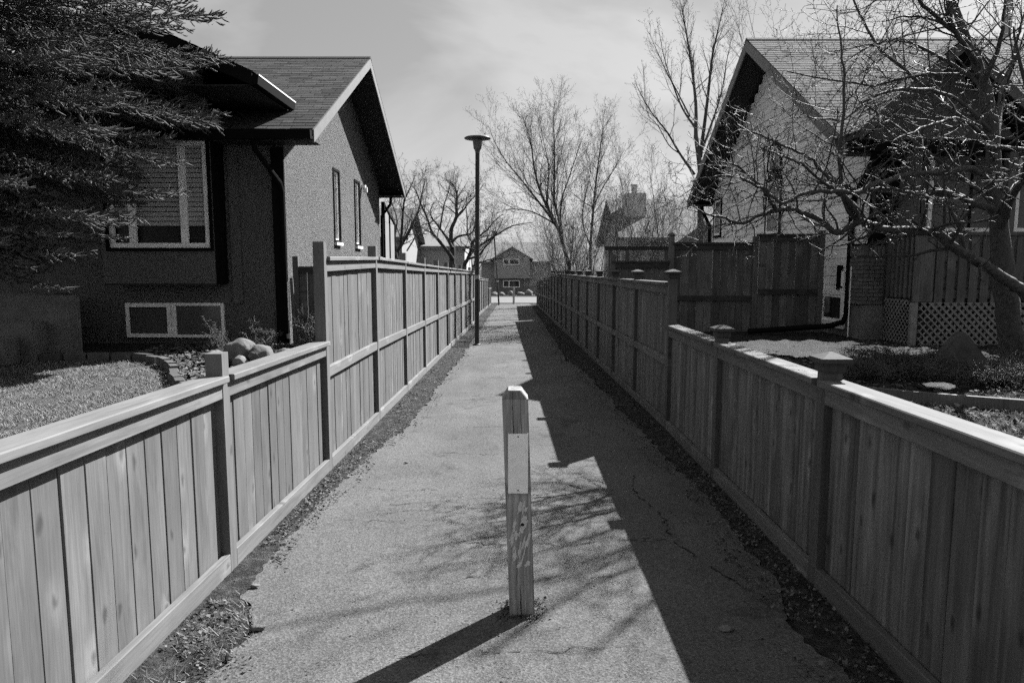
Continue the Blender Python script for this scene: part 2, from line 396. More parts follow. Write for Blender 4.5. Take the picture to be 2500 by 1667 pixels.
# cracks across and along the path
def crack(pts, wdt, k):
    V, F = [], []; pts = [Vector(p) for p in pts]; P = []
    for a, b in zip(pts, pts[1:]):
        for i in range(14): P.append(a.lerp(b, i / 14) + Vector((random.gauss(0, .011), random.gauss(0, .011))))
    P.append(pts[-1])
    for i, p in enumerate(P):
        d = (P[min(i + 1, len(P) - 1)] - P[max(i - 1, 0)]).normalized(); q = Vector((-d.y, d.x))
        ww = wdt * random.uniform(.1, 1.0) * .8 * (1 if 0 < i < len(P) - 1 else .1)
        for s in (-1, 1): V.append((p.x + q.x * ww * s / 2, p.y + q.y * ww * s / 2, path_z(p.y) + .0165))
    F = [(2 * i, 2 * i + 1, 2 * i + 3, 2 * i + 2) for i in range(len(P) - 1) if random.random() > .22]
    link('crack', np_mesh('crack', V, F), MAT['crack'], path)
for i, (pts, wdt) in enumerate([
    ([(-.55, 4.08), (-.1, 4.02), (.3, 4.0), (.9, 4.12)], .012), ([(-.9, 4.75), (-.3, 4.9), (.35, 4.95), (.8, 5.0)], .010),
    ([(-.35, 3.55), (.05, 3.52), (.6, 3.56)], .014), ([(-.5, 2.75), (-.1, 2.78), (.55, 2.84)], .010),
    ([(-1.2, 5.2), (-.9, 5.1), (-.6, 5.12)], .014), ([(-1.15, 4.45), (-.8, 4.4), (-.4, 4.45)], .008),
    ([(1.0, 5.6), (.92, 5.1), (1.02, 4.5), (.98, 4.1), (1.1, 3.7), (1.22, 3.4)], .018), ([(.98, 4.1), (.75, 4.05)], .010),
    ([(-.7, 6.3), (-.2, 6.2), (.1, 6.25)], .012), ([(-.6, 7.4), (0, 7.5), (.5, 7.4)], .012), ([(-.8, 9.2), (0, 9.3), (.7, 9.1)], .014),
    ([(-.9, 11.5), (-.1, 11.3), (.9, 11.6)], .02), ([(-1, 14), (0, 14.2), (1, 14)], .02), ([(.2, 6.6), (.75, 6.5)], .012)]):
    crack(pts, wdt, i)

# road and far kerb at the end of the path
struct('road', MB().poly([(-90, 54.5, -1.375), (90, 54.5, -1.375), (90, 67.5, -1.375), (-90, 67.5, -1.375)]), MAT['road'])['label'] = 'pale sunlit street across the end of the path'
for y in (54.3, 67.5):
    k = struct('kerb', MB().box(-90, 90, y, y + .25, -1.6, -1.28), MAT['kerb']); k['label'] = 'concrete kerb edging the street on its %s side' % ('path' if y < 60 else 'far')

# ------------------------------------------------------------------ fences
def fence(label, s, posts, xf, base, cap, mats, group=None, mid=False, pcap=False, post_up=.12, bw=.14, first=True, last=True, capw=.14, gap=.0012, rail_h=.088):
    """s = -1: stands left of the path, 1: right. posts: list of y; xf(y) front x; cap(y) top of cap"""
    bm, pm, rm, cm = mats
    y0 = posts[0]; o = thing('wooden_fence', label, 'fence', (xf(y0), y0, base(y0)), group)
    def X(y, u): return xf(y) + s * u
    for i, y in enumerate(posts):
        if (i == 0 and not first) or (i == len(posts) - 1 and not last): continue
        mb = MB(); a, b = X(y, 0), X(y, .09); top = cap(y) + post_up
        mb.vbox(a, b, y - .045, y + .045, base(y) - .12, top, .004)
        p = part('post', mb, pm, o)
        if pcap:
            c = (a + b) / 2; k = MB()
            def sq(h, z): return [(c - h, y - h, z), (c + h, y - h, z), (c + h, y + h, z), (c - h, y + h, z)]
            for h1, z1, h2, z2 in ((.050, -.05, .056, -.038), (.056, -.038, .056, -.006), (.056, -.006, .074, .004), (.078, .004, .078, .026), (.078, .026, .012, .052)):
                k.prism(sq(h1, top + z1), sq(h2, top + z2))
            part('post_cap', k, MAT['cap_post'], p)
    for y, yn in zip(posts, posts[1:]):
        ya, yb = y + .0455, yn - .0455
        xa, xb = xf(ya), xf(yb)
        def rail(nm, u0, u1, za0, za1, zb0, zb1, m, c=.004, e0=0, e1=0):
            def ring(yy, x, a, b):
                p0, p1 = x + s * u0, x + s * u1
                if p0 > p1: p0, p1 = p1, p0
                return [(p0 + c, yy, a), (p1 - c, yy, a), (p1, yy, a + c), (p1, yy, b - c), (p1 - c, yy, b), (p0 + c, yy, b), (p0, yy, b - c), (p0, yy, a + c)]
            part(nm, MB().prism(ring(ya - e0, xa, za0, za1), ring(yb + e1, xb, zb0, zb1)), m, o)
        ca, cb = cap(ya), cap(yb)
        j1, j2 = random.uniform(-.003, .003), random.uniform(-.003, .003)
        rail('cap_board', -.028, capw - .028, ca - .036 + j1, ca + j1, cb - .036 + j2, cb + j2, cm, .005, e0=-.002, e1=.025)
        rail('top_rail', .004, .042, ca - .0375 - rail_h, ca - .0375, cb - .0375 - rail_h, cb - .0375, rm)
        ga, gb = base(ya), base(yb)
        rail('bottom_board', .0, .038, ga - .03, ga + .125, gb - .03, gb + .125, rm)
        if mid:
            ma, mb_ = ga + (ca - ga) * .47, gb + (cb - gb) * .47
            rail('middle_rail', .004, .042, ma - .045, ma + .045, mb_ - .045, mb_ + .045, rm)
        n = max(1, round((yb - ya) / bw)); st = (yb - ya) / n
        for k in range(n):
            yc = ya + st * (k + .5); z0, z1 = base(yc) + .02, cap(yc) - .05
            key = ('bd', round(st, 3), round((z1 - z0), 2), bm.name)
            me = BOARDS.get(key)
            if me is None:
                h = z1 - z0; wv = st / 2 - gap; t = MB()
                def pr(z): return [(-.010, -wv, z), (.006, -wv, z), (.010, -wv + .004, z), (.010, wv - .004, z), (.006, wv, z), (-.010, wv, z)]
                t.prism(pr(0), pr(h)); me = t.mesh('board'); me.materials.append(bm); BOARDS[key] = me
            q = bpy.data.objects.new('board', me); C.objects.link(q); q.parent = o
            q.location = Vector((X(yc, .056 + random.uniform(-.0035, .0035)), yc + random.uniform(-.0016, .0016), z0)) - o.location
            q.rotation_euler = (random.gauss(0, .0012), 0, (0 if s < 0 else math.pi) + random.gauss(0, .006))
    return o
BOARDS = {}
LX = lambda y: -1.55
new = (MAT['new_board'], MAT['new_post'], MAT['new_rail'], MAT['new_rail'])
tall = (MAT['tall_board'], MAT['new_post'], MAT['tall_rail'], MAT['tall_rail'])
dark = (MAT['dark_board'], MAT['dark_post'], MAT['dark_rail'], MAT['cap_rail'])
old = (MAT['old_board'], MAT['old_board'], MAT['old_rail'], MAT['old_rail'])
fence('waist-high pale sunlit board fence beside the dry lawn', -1, [-.45, 1.58, 3.63, 5.655], LX, path_z, lambda y: 1.085 - .018 * y, new, last=False)
LTAB = [(5.6, 1.68), (7.75, 1.707), (9.9, 1.672), (12, 1.634), (29.2, 1.385)]
fence('tall pale sunlit board fence passing the stucco house', -1, [5.655 + 2.12 * i for i in range(12)], LX, path_z, lambda y: interp(LTAB, y), tall, mid=True)
fence('weathered board fence with a ragged top beyond the lamp post', -1, [30.9 + 2.3 * i for i in range(8)], lambda y: -1.74, path_z, lambda y: 1.9 - .025 * y, old, mid=False, post_up=-.02, bw=.15, gap=.006)
fence('low weathered board fence next to the far lamp post', -1, [47.4, 49.6, 51.8], lambda y: -1.7, path_z, lambda y: 1.3 - .025 * y, old, post_up=.0, bw=.16)
RX = lambda y: 1.57 + min(max(y - 3.45, -4), 3.9) * .0205
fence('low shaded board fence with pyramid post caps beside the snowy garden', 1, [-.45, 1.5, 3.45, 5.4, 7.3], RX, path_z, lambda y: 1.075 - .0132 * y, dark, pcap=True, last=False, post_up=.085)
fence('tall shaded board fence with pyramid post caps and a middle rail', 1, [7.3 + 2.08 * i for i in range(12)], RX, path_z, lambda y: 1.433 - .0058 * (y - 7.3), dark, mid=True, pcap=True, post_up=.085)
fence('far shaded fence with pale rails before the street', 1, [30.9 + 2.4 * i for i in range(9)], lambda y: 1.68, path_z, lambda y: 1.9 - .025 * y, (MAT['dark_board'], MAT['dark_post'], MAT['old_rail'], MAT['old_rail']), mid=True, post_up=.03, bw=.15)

# fences and gates across the yards (run along x)
def cross_fence(name, label, cat, x0, x1, y, z0, z1, posts, bw=.14, mats=('black_board', 'black_post', 'black_rail'), rails=(.45,), ph=.1, capped=True):
    bm, pm, rm = (MAT[k] for k in mats); o = thing(name, label, cat, (x0, y, z0))
    n = max(1, round((x1 - x0) / bw)); st = (x1 - x0) / n
    me = None
    for k in range(n):
        if me is None:
            t = MB(); t.vbox(-st / 2 + .003, st / 2 - .003, -.01, .01, 0, z1 - z0 - .05, .003); me = t.mesh('board'); me.materials.append(bm)
        q = bpy.data.objects.new('board', me); C.objects.link(q); q.parent = o
        q.location = (st * (k + .5), random.uniform(-.004, .004), .02)
    part('top_rail', MB().box(x0, x1, y - .052, y - .012, z1 - .13, z1 - .036), rm, o)
    if capped: part('cap_board', MB().box(x0 - .03, x1 + .03, y - .08, y + .06, z1 - .0355, z1), rm, o)
    for f in rails:
        zz = z0 + (z1 - z0) * f; part('middle_rail', MB().box(x0, x1, y - .052, y - .012, zz - .045, zz + .045), rm, o)
    for x, h in posts:
        p = part('post', MB().vbox(x - .045, x + .045, y - .06, y + .03, z0 - .15, h), pm, o)
    return o
cross_fence('side_gate', 'dark plank gate between the stucco house and the tall pale fence', 'gate', -3.5, -1.66, 11.15, .0, 1.63, [(-3.53, 1.76)], capped=False)
yf1 = cross_fence('yard_fence', 'lower dark fence section between capped post and tall dark panel', 'fence', 1.80, 2.80, 12.5, .1, 1.70, [(1.80, 1.82)])
yf2 = cross_fence('yard_fence', 'dark stained fence panel left of the tall gate by the siding house', 'fence', 2.90, 4.33, 12.5, .2, 2.03, [(2.86, 2.14), (4.38, 2.14)], rails=(.45,))
k = MB(); k.lathe([(.03, 2.14), (.075, 2.15), (.075, 2.18), (.01, 2.21)], 2.86, 12.485, 4); part('post_cap', k, MAT['black_post'], yf2)
cross_fence('yard_gate', 'tallest dark plank gate panel against the siding house', 'gate', 4.43, 5.50, 12.45, .3, 2.18, [(5.55, 2.24)])

# ------------------------------------------------------------------ bollards
def bollard(label, x, y, lean, h=1.11, wd=.121, plate=True):
    zb = path_z(y); o = thing('bollard', label, 'bollard', (x, y, zb), 'wooden path bollards'); hw = wd / 2
    mb = MB(); zt = h; c = .03; cz = .042
    rings = []
    def sec(z, e):
        k = .006; return [(-e + k, -hw, z), (e - k, -hw, z), (e, -hw + k, z), (e, hw - k, z), (e - k, hw, z), (-e + k, hw, z), (-e, hw - k, z), (-e, -hw + k, z)]
    zs = [(-.2, hw), (.0, hw), (.3, hw * 1.0), (.6, hw * .995), (zt - cz, hw)]
    tp = MB(); tp.prism(sec(zt - cz + .0005, hw), sec(zt, hw - c)); tm = tp.mesh('weathered_top')
    for v in tm.vertices: v.co.x += lean * v.co.z
    link('weathered_top', tm, MAT['end_grain'], o)
    for (za, ea), (zb_, eb) in zip(zs, zs[1:]): mb.prism(sec(za, ea), sec(zb_, eb))
    me = mb.mesh('post_body'); b = link('post_body', me, MAT['bollard'], o); 
    for v in me.vertices: v.co.x += lean * v.co.z
    # drying splits down the front
    for (xs, z0, z1, wd_) in ((-.012, .80, 1.10, .0035), (-.004, .0, .17, .005), (.025, .86, 1.08, .002), (-.02, .17, .34, .002)):
        t = MB(); n = 12; L_, R_ = [], []
        for i in range(n + 1):
            z = z0 + (z1 - z0) * i / n; xx = xs + lean * z + random.gauss(0, .0012); ww = wd_ * (.3 + .7 * math.sin(math.pi * min(1, .08 + i / n)))
            L_.append((xx - ww / 2, -hw - .0012, z)); R_.append((xx + ww / 2, -hw - .0012, z))
        for i in range(n): t.poly([L_[i], R_[i], R_[i + 1], L_[i + 1]])
        link('split', t, MAT['crack'], o)
    if plate:
        pz0, pz1 = .622, .907; px = lean * .76 + .004
        pl = link('reflector_plate', MB().box(px - .0465, px + .0465, -hw - .004, -hw - .0005, pz0, pz1), MAT['plate'], o)
        for zz in (pz0 + .014, pz1 - .014):
            link('screw', MB().lathe([(.0035, 0), (.0035, .002), (.001, .003)], 0, 0, 8), MAT['black_metal'], pl)
        for q, zz in zip(pl.children, (pz0 + .014, pz1 - .014)): q.rotation_euler = (R(90), 0, 0); q.location = (px, -hw - .004, zz)
        rr = random.Random(3)
        for i in range(24):                                            # ragged flakes of old paint below the plate
            cx = rr.uniform(-.042, .042); cz_ = rr.choice([.56, .52, .47, .45, .42, .36, .33, .30]) + rr.uniform(-.03, .03); sx = rr.uniform(.005, .016); sz = rr.uniform(.025, .085)
            pts = []; m_ = 17
            for a in range(m_):
                th = 2 * math.pi * a / m_; f = rr.uniform(.3, 1.2); pts.append((min(.056, max(-.056, cx + sx * math.cos(th) * f + sz * math.sin(th) * f * .12)) + lean * cz_, -hw - .0016 - i * .00004, cz_ + sz * math.sin(th) * f * .6))
            link('paint_flake', MB().poly(pts), MAT['paint_flake'], o)
        kn = MB(); kn.lathe([(.009, 0), (.006, .002)], 0, 0, 10); q = link('knot', kn, MAT['crack'], o); q.rotation_euler = (R(90), 0, 0); q.location = (.016 + lean * .47, -hw - .0018, .47)
    return o
bollard('weathered square wooden bollard with a pale blank plate on its face', .042, 3.17, -.033)
bollard('small bare wooden bollard where the path meets the street', .0, 53.2, .01, 1.25, .16, False)

# ------------------------------------------------------------------ lamp posts
def lamp(label, x, y, top, lean):
    zb = path_z(y); o = thing('street_lamp', label, 'street lamp', (x, y, zb), 'path lamp posts'); h = top - zb
    m = MB(); m.tube([(0, 0, -.1), (lean * .5, 0, h * .5), (lean, 0, h - .42)], [.060, .057, .055], 12); link('pole', m, MAT['lamp_metal'], o, True)
    link('base_plate', MB().lathe([(.11, -.02), (.11, .03), (.07, .05)], 0, 0, 12), MAT['lamp_metal'], o)
    q = link('collar', MB().lathe([(.058, 0), (.058, .05), (.07, .06), (.07, .10)], 0, 0, 16), MAT['lamp_head'], o); q.location = (lean, 0, h - .44)
    q = link('lens', MB().lathe([(.085, 0), (.098, .02), (.122, .20), (.135, .25)], 0, 0, 20), MAT['lamp_lens'], o, True); q.location = (lean, 0, h - .34)
    q = link('shade', MB().lathe([(.16, 0), (.33, .012), (.335, .028), (.30, .05), (.12, .075), (.03, .08)], 0, 0, 32), MAT['lamp_head'], o, True); q.location = (lean, 0, h - .09)
    q = link('tag_band', MB().lathe([(.064, 0), (.064, .1)], 0, 0, 12), MAT['far_wall'], o); q.location = (lean * .33, 0, 1.72)
lamp('slim dark lamp post with a flat disc shade beside the tall pale fence', -.955, 17.6, 4.86, .045)
lamp('slim leaning lamp post by the low weathered fence near the street', -1.08, 50.5, 4.2, -.35)


# ------------------------------------------------------------------ roof shingles
def shingles(P0, P1, Q0, Q1, course=.14, tab=.30, seed=1):
    """P0-P1: eave edge, Q0-Q1: upper edge. every tab is its own raised piece"""
    P0, P1, Q0, Q1 = (Vector(p) for p in (P0, P1, Q0, Q1)); rr = random.Random(seed)
    nrm = (P1 - P0).cross(Q0 - P0).normalized()
    if nrm.z < 0: nrm = -nrm
    up = ((Q0 + Q1) / 2 - (P0 + P1) / 2).length; n = max(2, int(up / course)); mb = MB()
    for k in range(n):
        t0, t1 = k / n, (k + 1) / n
        a, b = P0.lerp(Q0, t0), P1.lerp(Q1, t0); c, d = P0.lerp(Q0, min(1, t1 + .15 / n)), P1.lerp(Q1, min(1, t1 + .15 / n))
        ln = (b - a).length; m = max(1, int(ln / tab)); cuts = sorted([0, 1] + [min(.999, max(.001, (i + rr.uniform(-.25, .25) + .5 * (k % 2)) / m)) for i in range(1, m)])
        for u, v in zip(cuts, cuts[1:]):
            g = min(.004 / ln, (v - u) * .2); dn = (a - c).normalized() * rr.uniform(-.006, .010); h = .009 + rr.uniform(-.002, .003)
            p, q = a.lerp(b, u + g) + dn + nrm * h, a.lerp(b, v - g) + dn + nrm * h
            r, s = c.lerp(d, v - g) + nrm * .004, c.lerp(d, u + g) + nrm * .004
            i = len(mb.v); mb.v += [tuple(x) for x in (p, q, r, s, p - nrm * h * 1.0, q - nrm * h * 1.0)]
            mb.f += [(i, i + 1, i + 2, i + 3), (i + 4, i + 5, i + 1, i)]
    return mb
def slab(P, th):
    """thick slab under the four points P (counter-clockwise seen from above)"""
    return MB().prism([(p[0], p[1], p[2] - th) for p in P], P)
def frame_x(mb, x, y0, y1, z0, z1, w_, d):
    """window frame in a plane of constant x, standing d out of it"""
    a, b = (x, x + d)
    mb.box(a, b, y0, y0 + w_, z0, z1); mb.box(a, b, y1 - w_, y1, z0, z1); mb.box(a, b, y0 + w_, y1 - w_, z1 - w_, z1); mb.box(a, b, y0 + w_, y1 - w_, z0, z0 + w_); return mb
def frame_y(mb, y, x0, x1, z0, z1, w_, d):
    a, b = (y - d, y)
    mb.box(x0, x0 + w_, a, b, z0, z1); mb.box(x1 - w_, x1, a, b, z0, z1); mb.box(x0 + w_, x1 - w_, a, b, z1 - w_, z1); mb.box(x0 + w_, x1 - w_, a, b, z0, z0 + w_); return mb

# ------------------------------------------------------------------ stucco house
H = thing('stucco_house', 'dark fronted house with pale rough stucco gable wall and shingled roof', 'house', (-3.72, 11.3, .3))
WX, Y0, Y1, YR, EZ, RZ, EXR = -3.72, 11.3, 19.2, 15.22, 3.70, 6.04, -3.1
SL = (RZ - EZ) / (YR - 10.8)
def rz(y): return RZ - abs(y - YR) * SL
# gable wall as an upright slab with its window openings built from strips
wins = [(14.35, 14.78, 2.13, 3.57), (16.24, 16.70, 2.11, 3.57)]
wall = MB()
def gable_strip(mb, x0, x1, ya, yb, za, zb=None, top=lambda y: rz(y) - .12):
    ys = [ya] + ([YR] if ya < YR < yb else []) + [yb]
    for a, b in zip(ys, ys[1:]):
        ta, tb = (top(a), top(b)) if zb is None else (zb, zb)
        mb.prism([(x0, a, za), (x1, a, za), (x1, b, za), (x0, b, za)], [(x0, a, ta), (x1, a, ta), (x1, b, tb), (x0, b, tb)])
cur = Y0
for a, b, c, d in wins:
    gable_strip(wall, WX - .25, WX, cur, a, -.4); gable_strip(wall, WX - .25, WX, a, b, -.4, c); gable_strip(wall, WX - .25, WX, a, b, d); cur = b
gable_strip(wall, WX - .25, WX, cur, Y1, -.4)
part('gable_wall', wall, MAT['stucco'], H)
for a, b, c, d in wins:
    wn = part('window', frame_x(MB(), WX - .07, a + .002, b - .002, c + .002, d - .002, .05, .05), MAT['vinyl'], H)
    part('trim', frame_x(MB(), WX + .001, a - .05, b + .05, c - .03, d + .05, .05, .02), MAT['trim_dark'], wn)
    part('pane', MB().box(WX - .065, WX - .05, a + .05, b - .05, c + .05, d - .05), MAT['glass2'], wn)
    part('sill', MB().box(WX + .002, WX + .06, a - .04, b + .04, c - .09, c - .032), MAT['white'], wn)
# front wall, back wall
part('front_wall', MB().box(-13, WX - .252, Y0, Y0 + .25, -.4, EZ - .1), MAT['stucco_dark'], H)
part('front_corner', MB().box(WX - .25, WX - .002, Y0 - .012, Y0 - .002, .85, EZ - .2), MAT['stucco_dark'], H)
part('back_wall', MB().box(-13, WX - .252, Y1 - .25, Y1, -.4, EZ - .1), MAT['stucco_dark'], H)
part('corner_board', MB().box(WX - .20, WX + .004, Y0 - .05, Y0 - .014, .3, EZ - .2), MAT['trim_dark'], H)
# roof
front = [(-13.5, 10.8, EZ), (EXR, 10.8, EZ), (EXR, YR, RZ), (-13.5, YR, RZ)]
back = [(-13.5, YR, RZ), (EXR, YR, RZ), (EXR, 19.7, EZ), (-13.5, 19.7, EZ)]
rf = part('roof', slab(front, .10), MAT['soffit'], H); part('roof', slab(back, .10), MAT['soffit'], H)
q = part('shingles', shingles((-13.5, 10.74, EZ - .01), (EXR + .03, 10.74, EZ - .01), (-13.5, YR, RZ + .01), (EXR + .03, YR, RZ + .01), .145, .32, 2), MAT['shingle'], rf); q['kind'] = 'stuff'
q = part('shingles', shingles((EXR + .03, 19.76, EZ - .01), (-13.5, 19.76, EZ - .01), (EXR + .03, YR, RZ + .01), (-13.5, YR, RZ + .01), .145, .32, 3), MAT['shingle'], rf); q['kind'] = 'stuff'
part('ridge_cap', MB().prism([(-13.5, YR - .12, RZ - .03), (-13.5, YR, RZ + .035), (-13.5, YR + .12, RZ - .03)], [(EXR + .03, YR - .12, RZ - .03), (EXR + .03, YR, RZ + .035), (EXR + .03, YR + .12, RZ - .03)]), MAT['shingle'], rf)
def rake(y_a, z_a, y_b, z_b, x, t, h, mat, par, nm='fascia'):
    return part(nm, MB().prism([(x, y_a, z_a - h), (x + t, y_a, z_a - h), (x + t, y_a, z_a), (x, y_a, z_a)], [(x, y_b, z_b - h), (x + t, y_b, z_b - h), (x + t, y_b, z_b), (x, y_b, z_b)]), mat, par)
rake(10.79, EZ - .01, YR, RZ - .01, EXR + .002, .025, .19, MAT['fascia'], rf); rake(19.71, EZ - .01, YR + .001, RZ - .01, EXR + .002, .025, .19, MAT['fascia'], rf)
# soffit boards under the rake
for k in range(30):
    for sgn in (-1, 1):
        a = k / 30; b = (k + .92) / 30; ya, yb = YR + sgn * 4.4 * a, YR + sgn * 4.4 * b
        za, zb = rz(ya) - .105, rz(yb) - .105
        part('soffit_board', MB().prism([(WX + .003, ya, za - .012), (EXR - .002, ya, za - .012), (EXR - .002, ya, za), (WX + .003, ya, za)], [(WX + .003, yb, zb - .012), (EXR - .002, yb, zb - .012), (EXR - .002, yb, zb), (WX + .003, yb, zb)]), MAT['soffit'], rf)
g = MB().prism([(-13.5, 10.79, EZ - .16), (-13.5, 10.68, EZ - .16), (-13.5, 10.66, EZ - .03), (-13.5, 10.79, EZ - .03)], [(EXR, 10.79, EZ - .16), (EXR, 10.68, EZ - .16), (EXR, 10.66, EZ - .03), (EXR, 10.79, EZ - .03)])
part('gutter', g, MAT['trim_dark'], H)
g = MB().prism([(-13.5, 19.71, EZ - .16), (-13.5, 19.82, EZ - .16), (-13.5, 19.84, EZ - .03), (-13.5, 19.71, EZ - .03)], [(EXR, 19.71, EZ - .16), (EXR, 19.82, EZ - .16), (EXR, 19.84, EZ - .03), (EXR, 19.71, EZ - .03)])
part('gutter', g, MAT['trim_dark'], H)
part('soffit', MB().box(-13, EXR - .01, 10.81, 11.29, EZ - .16, EZ - .145), MAT['soffit'], H)
part('soffit', MB().box(-13, EXR - .01, 19.21, 19.70, EZ - .16, EZ - .145), MAT['soffit'], H)
part('downspout', MB().tube([(-4.02, 10.78, EZ - .15), (-4.0, 10.80, EZ - .3), (-3.76, 11.20, EZ - .78), (-3.74, 11.22, EZ - .9), (-3.74, 11.22, .5), (-3.7, 11.1, .4)], .042, 8), MAT['trim_dark'], H)
part('downspout', MB().tube([(-3.5, 19.76, EZ - .15), (-3.5, 19.7, EZ - .35), (-3.68, 19.32, EZ - .7), (-3.68, 19.3, .4)], .042, 8), MAT['trim_dark'], H)
part('wall_light', MB().box(WX + .002, WX + .10, 16.95, 17.05, 3.50, 3.57).box(WX + .03, WX + .14, 16.98, 17.02, 3.40, 3.52), MAT['vinyl'], H)
part('meter_box', MB().vbox(WX + .002, WX + .12, 18.6, 18.85, 1.45, 1.85), MAT['vinyl'], H)
# projecting front wing
BX0, BX1, BY = -6.52, -4.72, 10.88
bay = MB(); wx0, wx1, wz0, wz1 = -6.39, -4.79, 1.89, 3.55
bay.box(BX0, wx0, BY, Y0 - .002, 1.33, 4.2); bay.box(wx1, BX1, BY, Y0 - .002, 1.33, 4.2); bay.box(wx0, wx1, BY, Y0 - .002, 1.33, wz0)
# gable front above the window with an arched recess
ac, aw, ah = -5.59, .62, .85
def gz(x): return 5.06 - abs(x + 5.62) * .43
seg = 14; xs = [ac - aw + 2 * aw * i / seg for i in range(seg + 1)]
for a, b in zip(xs, xs[1:]):
    za = wz1 + ah * math.sqrt(max(0, 1 - ((a - ac) / aw) ** 2)); zb = wz1 + ah * math.sqrt(max(0, 1 - ((b - ac) / aw) ** 2))
    bay.prism([(a, BY, za), (b, BY, zb), (b, BY + .2, zb), (a, BY + .2, za)], [(a, BY, gz(a)), (b, BY, gz(b)), (b, BY + .2, gz(b)), (a, BY + .2, gz(a))])
for a, b in ((wx0, ac - aw), (ac + aw, wx1)):
    bay.prism([(a, BY, wz1), (b, BY, wz1), (b, BY + .2, wz1), (a, BY + .2, wz1)], [(a, BY, gz(a)), (b, BY, gz(b)), (b, BY + .2, gz(b)), (a, BY + .2, gz(a))])
for a, b in ((BX0 - .4, BX0), (BX1, BX1 + .0)):
    if b > a: bay.prism([(a, BY, 3.7), (b, BY, 3.7), (b, BY + .2, 3.7), (a, BY + .2, 3.7)], [(a, BY, gz(a)), (b, BY, gz(b)), (b, BY + .2, gz(b)), (a, BY + .2, gz(a))])
bay_o = part('bay', bay, MAT['stucco_dark'], H)
part('arch_recess', MB().box(ac - aw - .02, ac + aw + .02, BY + .201, BY + .22, wz1, wz1 + ah + .05), MAT['trim_dark'], bay_o)
part('bay_floor', MB().box(BX0 + .01, BX1 - .01, BY + .01, Y0 - .01, 1.30, 1.329), MAT['soffit'], bay_o)
part('corner_board', MB().box(BX1 + .001, BX1 + .02, BY - .01, Y0 - .003, 1.33, 4.2), MAT['trim_dark'], bay_o)
part('pilaster', MB().box(BX1 + .10, BX1 + .26, Y0 - .05, Y0 - .002, 1.0, 3.55), MAT['stucco_dark'], H)
win = part('window', frame_y(MB(), BY + .06, wx0 + .002, wx1 - .002, wz0 + .002, wz1 - .002, .075, .05), MAT['vinyl'], H)
for x in (-6.02, -5.20): part('mullion', MB().box(x - .055, x + .055, BY + .012, BY + .058, wz0 + .08, wz1 - .08), MAT['vinyl'], win)
part('pane', MB().box(wx0 + .05, wx1 - .05, BY + .085, BY + .095, wz0 + .05, wz1 - .05), MAT['black_metal'], win)
for k in range(17):
    z = 2.24 + k * .075
    part('blind_slat', MB().box(wx0 + .06, wx1 - .06, BY + .066, BY + .07, z, z + .062), MAT['blind'], win)
part('window_trim', frame_y(MB(), BY - .002, wx0 - .05, wx1 + .05, wz0 - .05, wz1 + .04, .05, .02), MAT['trim_dark'], win)
# basement window
bwn = part('basement_window', frame_y(MB(), Y0 - .005, -6.41, -4.79, .43, 1.0, .045, .05), MAT['vinyl'], H)
part('sash', frame_y(MB(), Y0 - .057, -6.40, -5.66, .435, .995, .06, .02), MAT['vinyl'], bwn)
part('mullion', MB().box(-5.66, -5.58, Y0 - .05, Y0 - .006, .475, .955), MAT['vinyl'], bwn)
part('pane', MB().box(-6.36, -5.66, Y0 - .03, Y0 - .02, .475, .955), MAT['glass2'], bwn); part('pane', MB().box(-5.58, -4.835, Y0 - .03, Y0 - .02, .475, .955), MAT['glass2'], bwn)
# front wing roof
WF, WE = 9.98, 4.16
rr_ = [(-5.62, WF, 5.16), (-3.72, WF, WE + .18), (-3.72, 12.0, WE + .18), (-5.62, 13.6, 5.16)]
ll_ = [(-7.52, WF, WE + .18), (-5.62, WF, 5.16), (-5.62, 13.6, 5.16), (-7.52, 12.0, WE + .18)]
wr = part('wing_roof', MB().prism([(a, b, c - .1) for a, b, c in rr_], rr_), MAT['soffit'], H); part('wing_roof', MB().prism([(a, b, c - .1) for a, b, c in ll_], ll_), MAT['soffit'], H)
for P, sd in ((( -3.68, WF - .03, WE + .17), 5), ((-7.56, WF - .03, WE + .17), 6)):
    q = part('shingles', shingles(P, (P[0], 11.9, P[2]), (-5.62, WF - .03, 5.18), (-5.62, 13.5, 5.18), .145, .3, sd), MAT['shingle'], wr); q['kind'] = 'stuff'
for s_ in (-1, 1):
    xe = -5.62 + s_ * 1.93; part('fascia', MB().prism([(xe, WF - .022, WE - .02), (xe, WF - .022, WE + .17), (xe, WF - .002, WE + .17), (xe, WF - .002, WE - .02)], [(-5.62, WF - .022, 4.96), (-5.62, WF - .022, 5.15), (-5.62, WF - .002, 5.15), (-5.62, WF - .002, 4.96)]), MAT['trim_dark'], wr)
part('gutter', MB().prism([(-3.72, WF, WE), (-3.62, WF, WE), (-3.60, WF, WE + .13), (-3.72, WF, WE + .13)], [(-3.72, 11.62, WE), (-3.62, 11.62, WE), (-3.60, 11.62, WE + .13), (-3.72, 11.62, WE + .13)]), MAT['trim_dark'], wr)
part('gutter_lip', MB().box(-3.605, -3.595, WF, 11.62, WE + .118, WE + .135), MAT['vinyl'], wr)  # pale strip paints sunlight caught on the gutter edge
part('soffit', MB().box(-4.73, -3.73, WF + .01, 11.9, WE - .02, WE - .005), MAT['soffit'], wr)
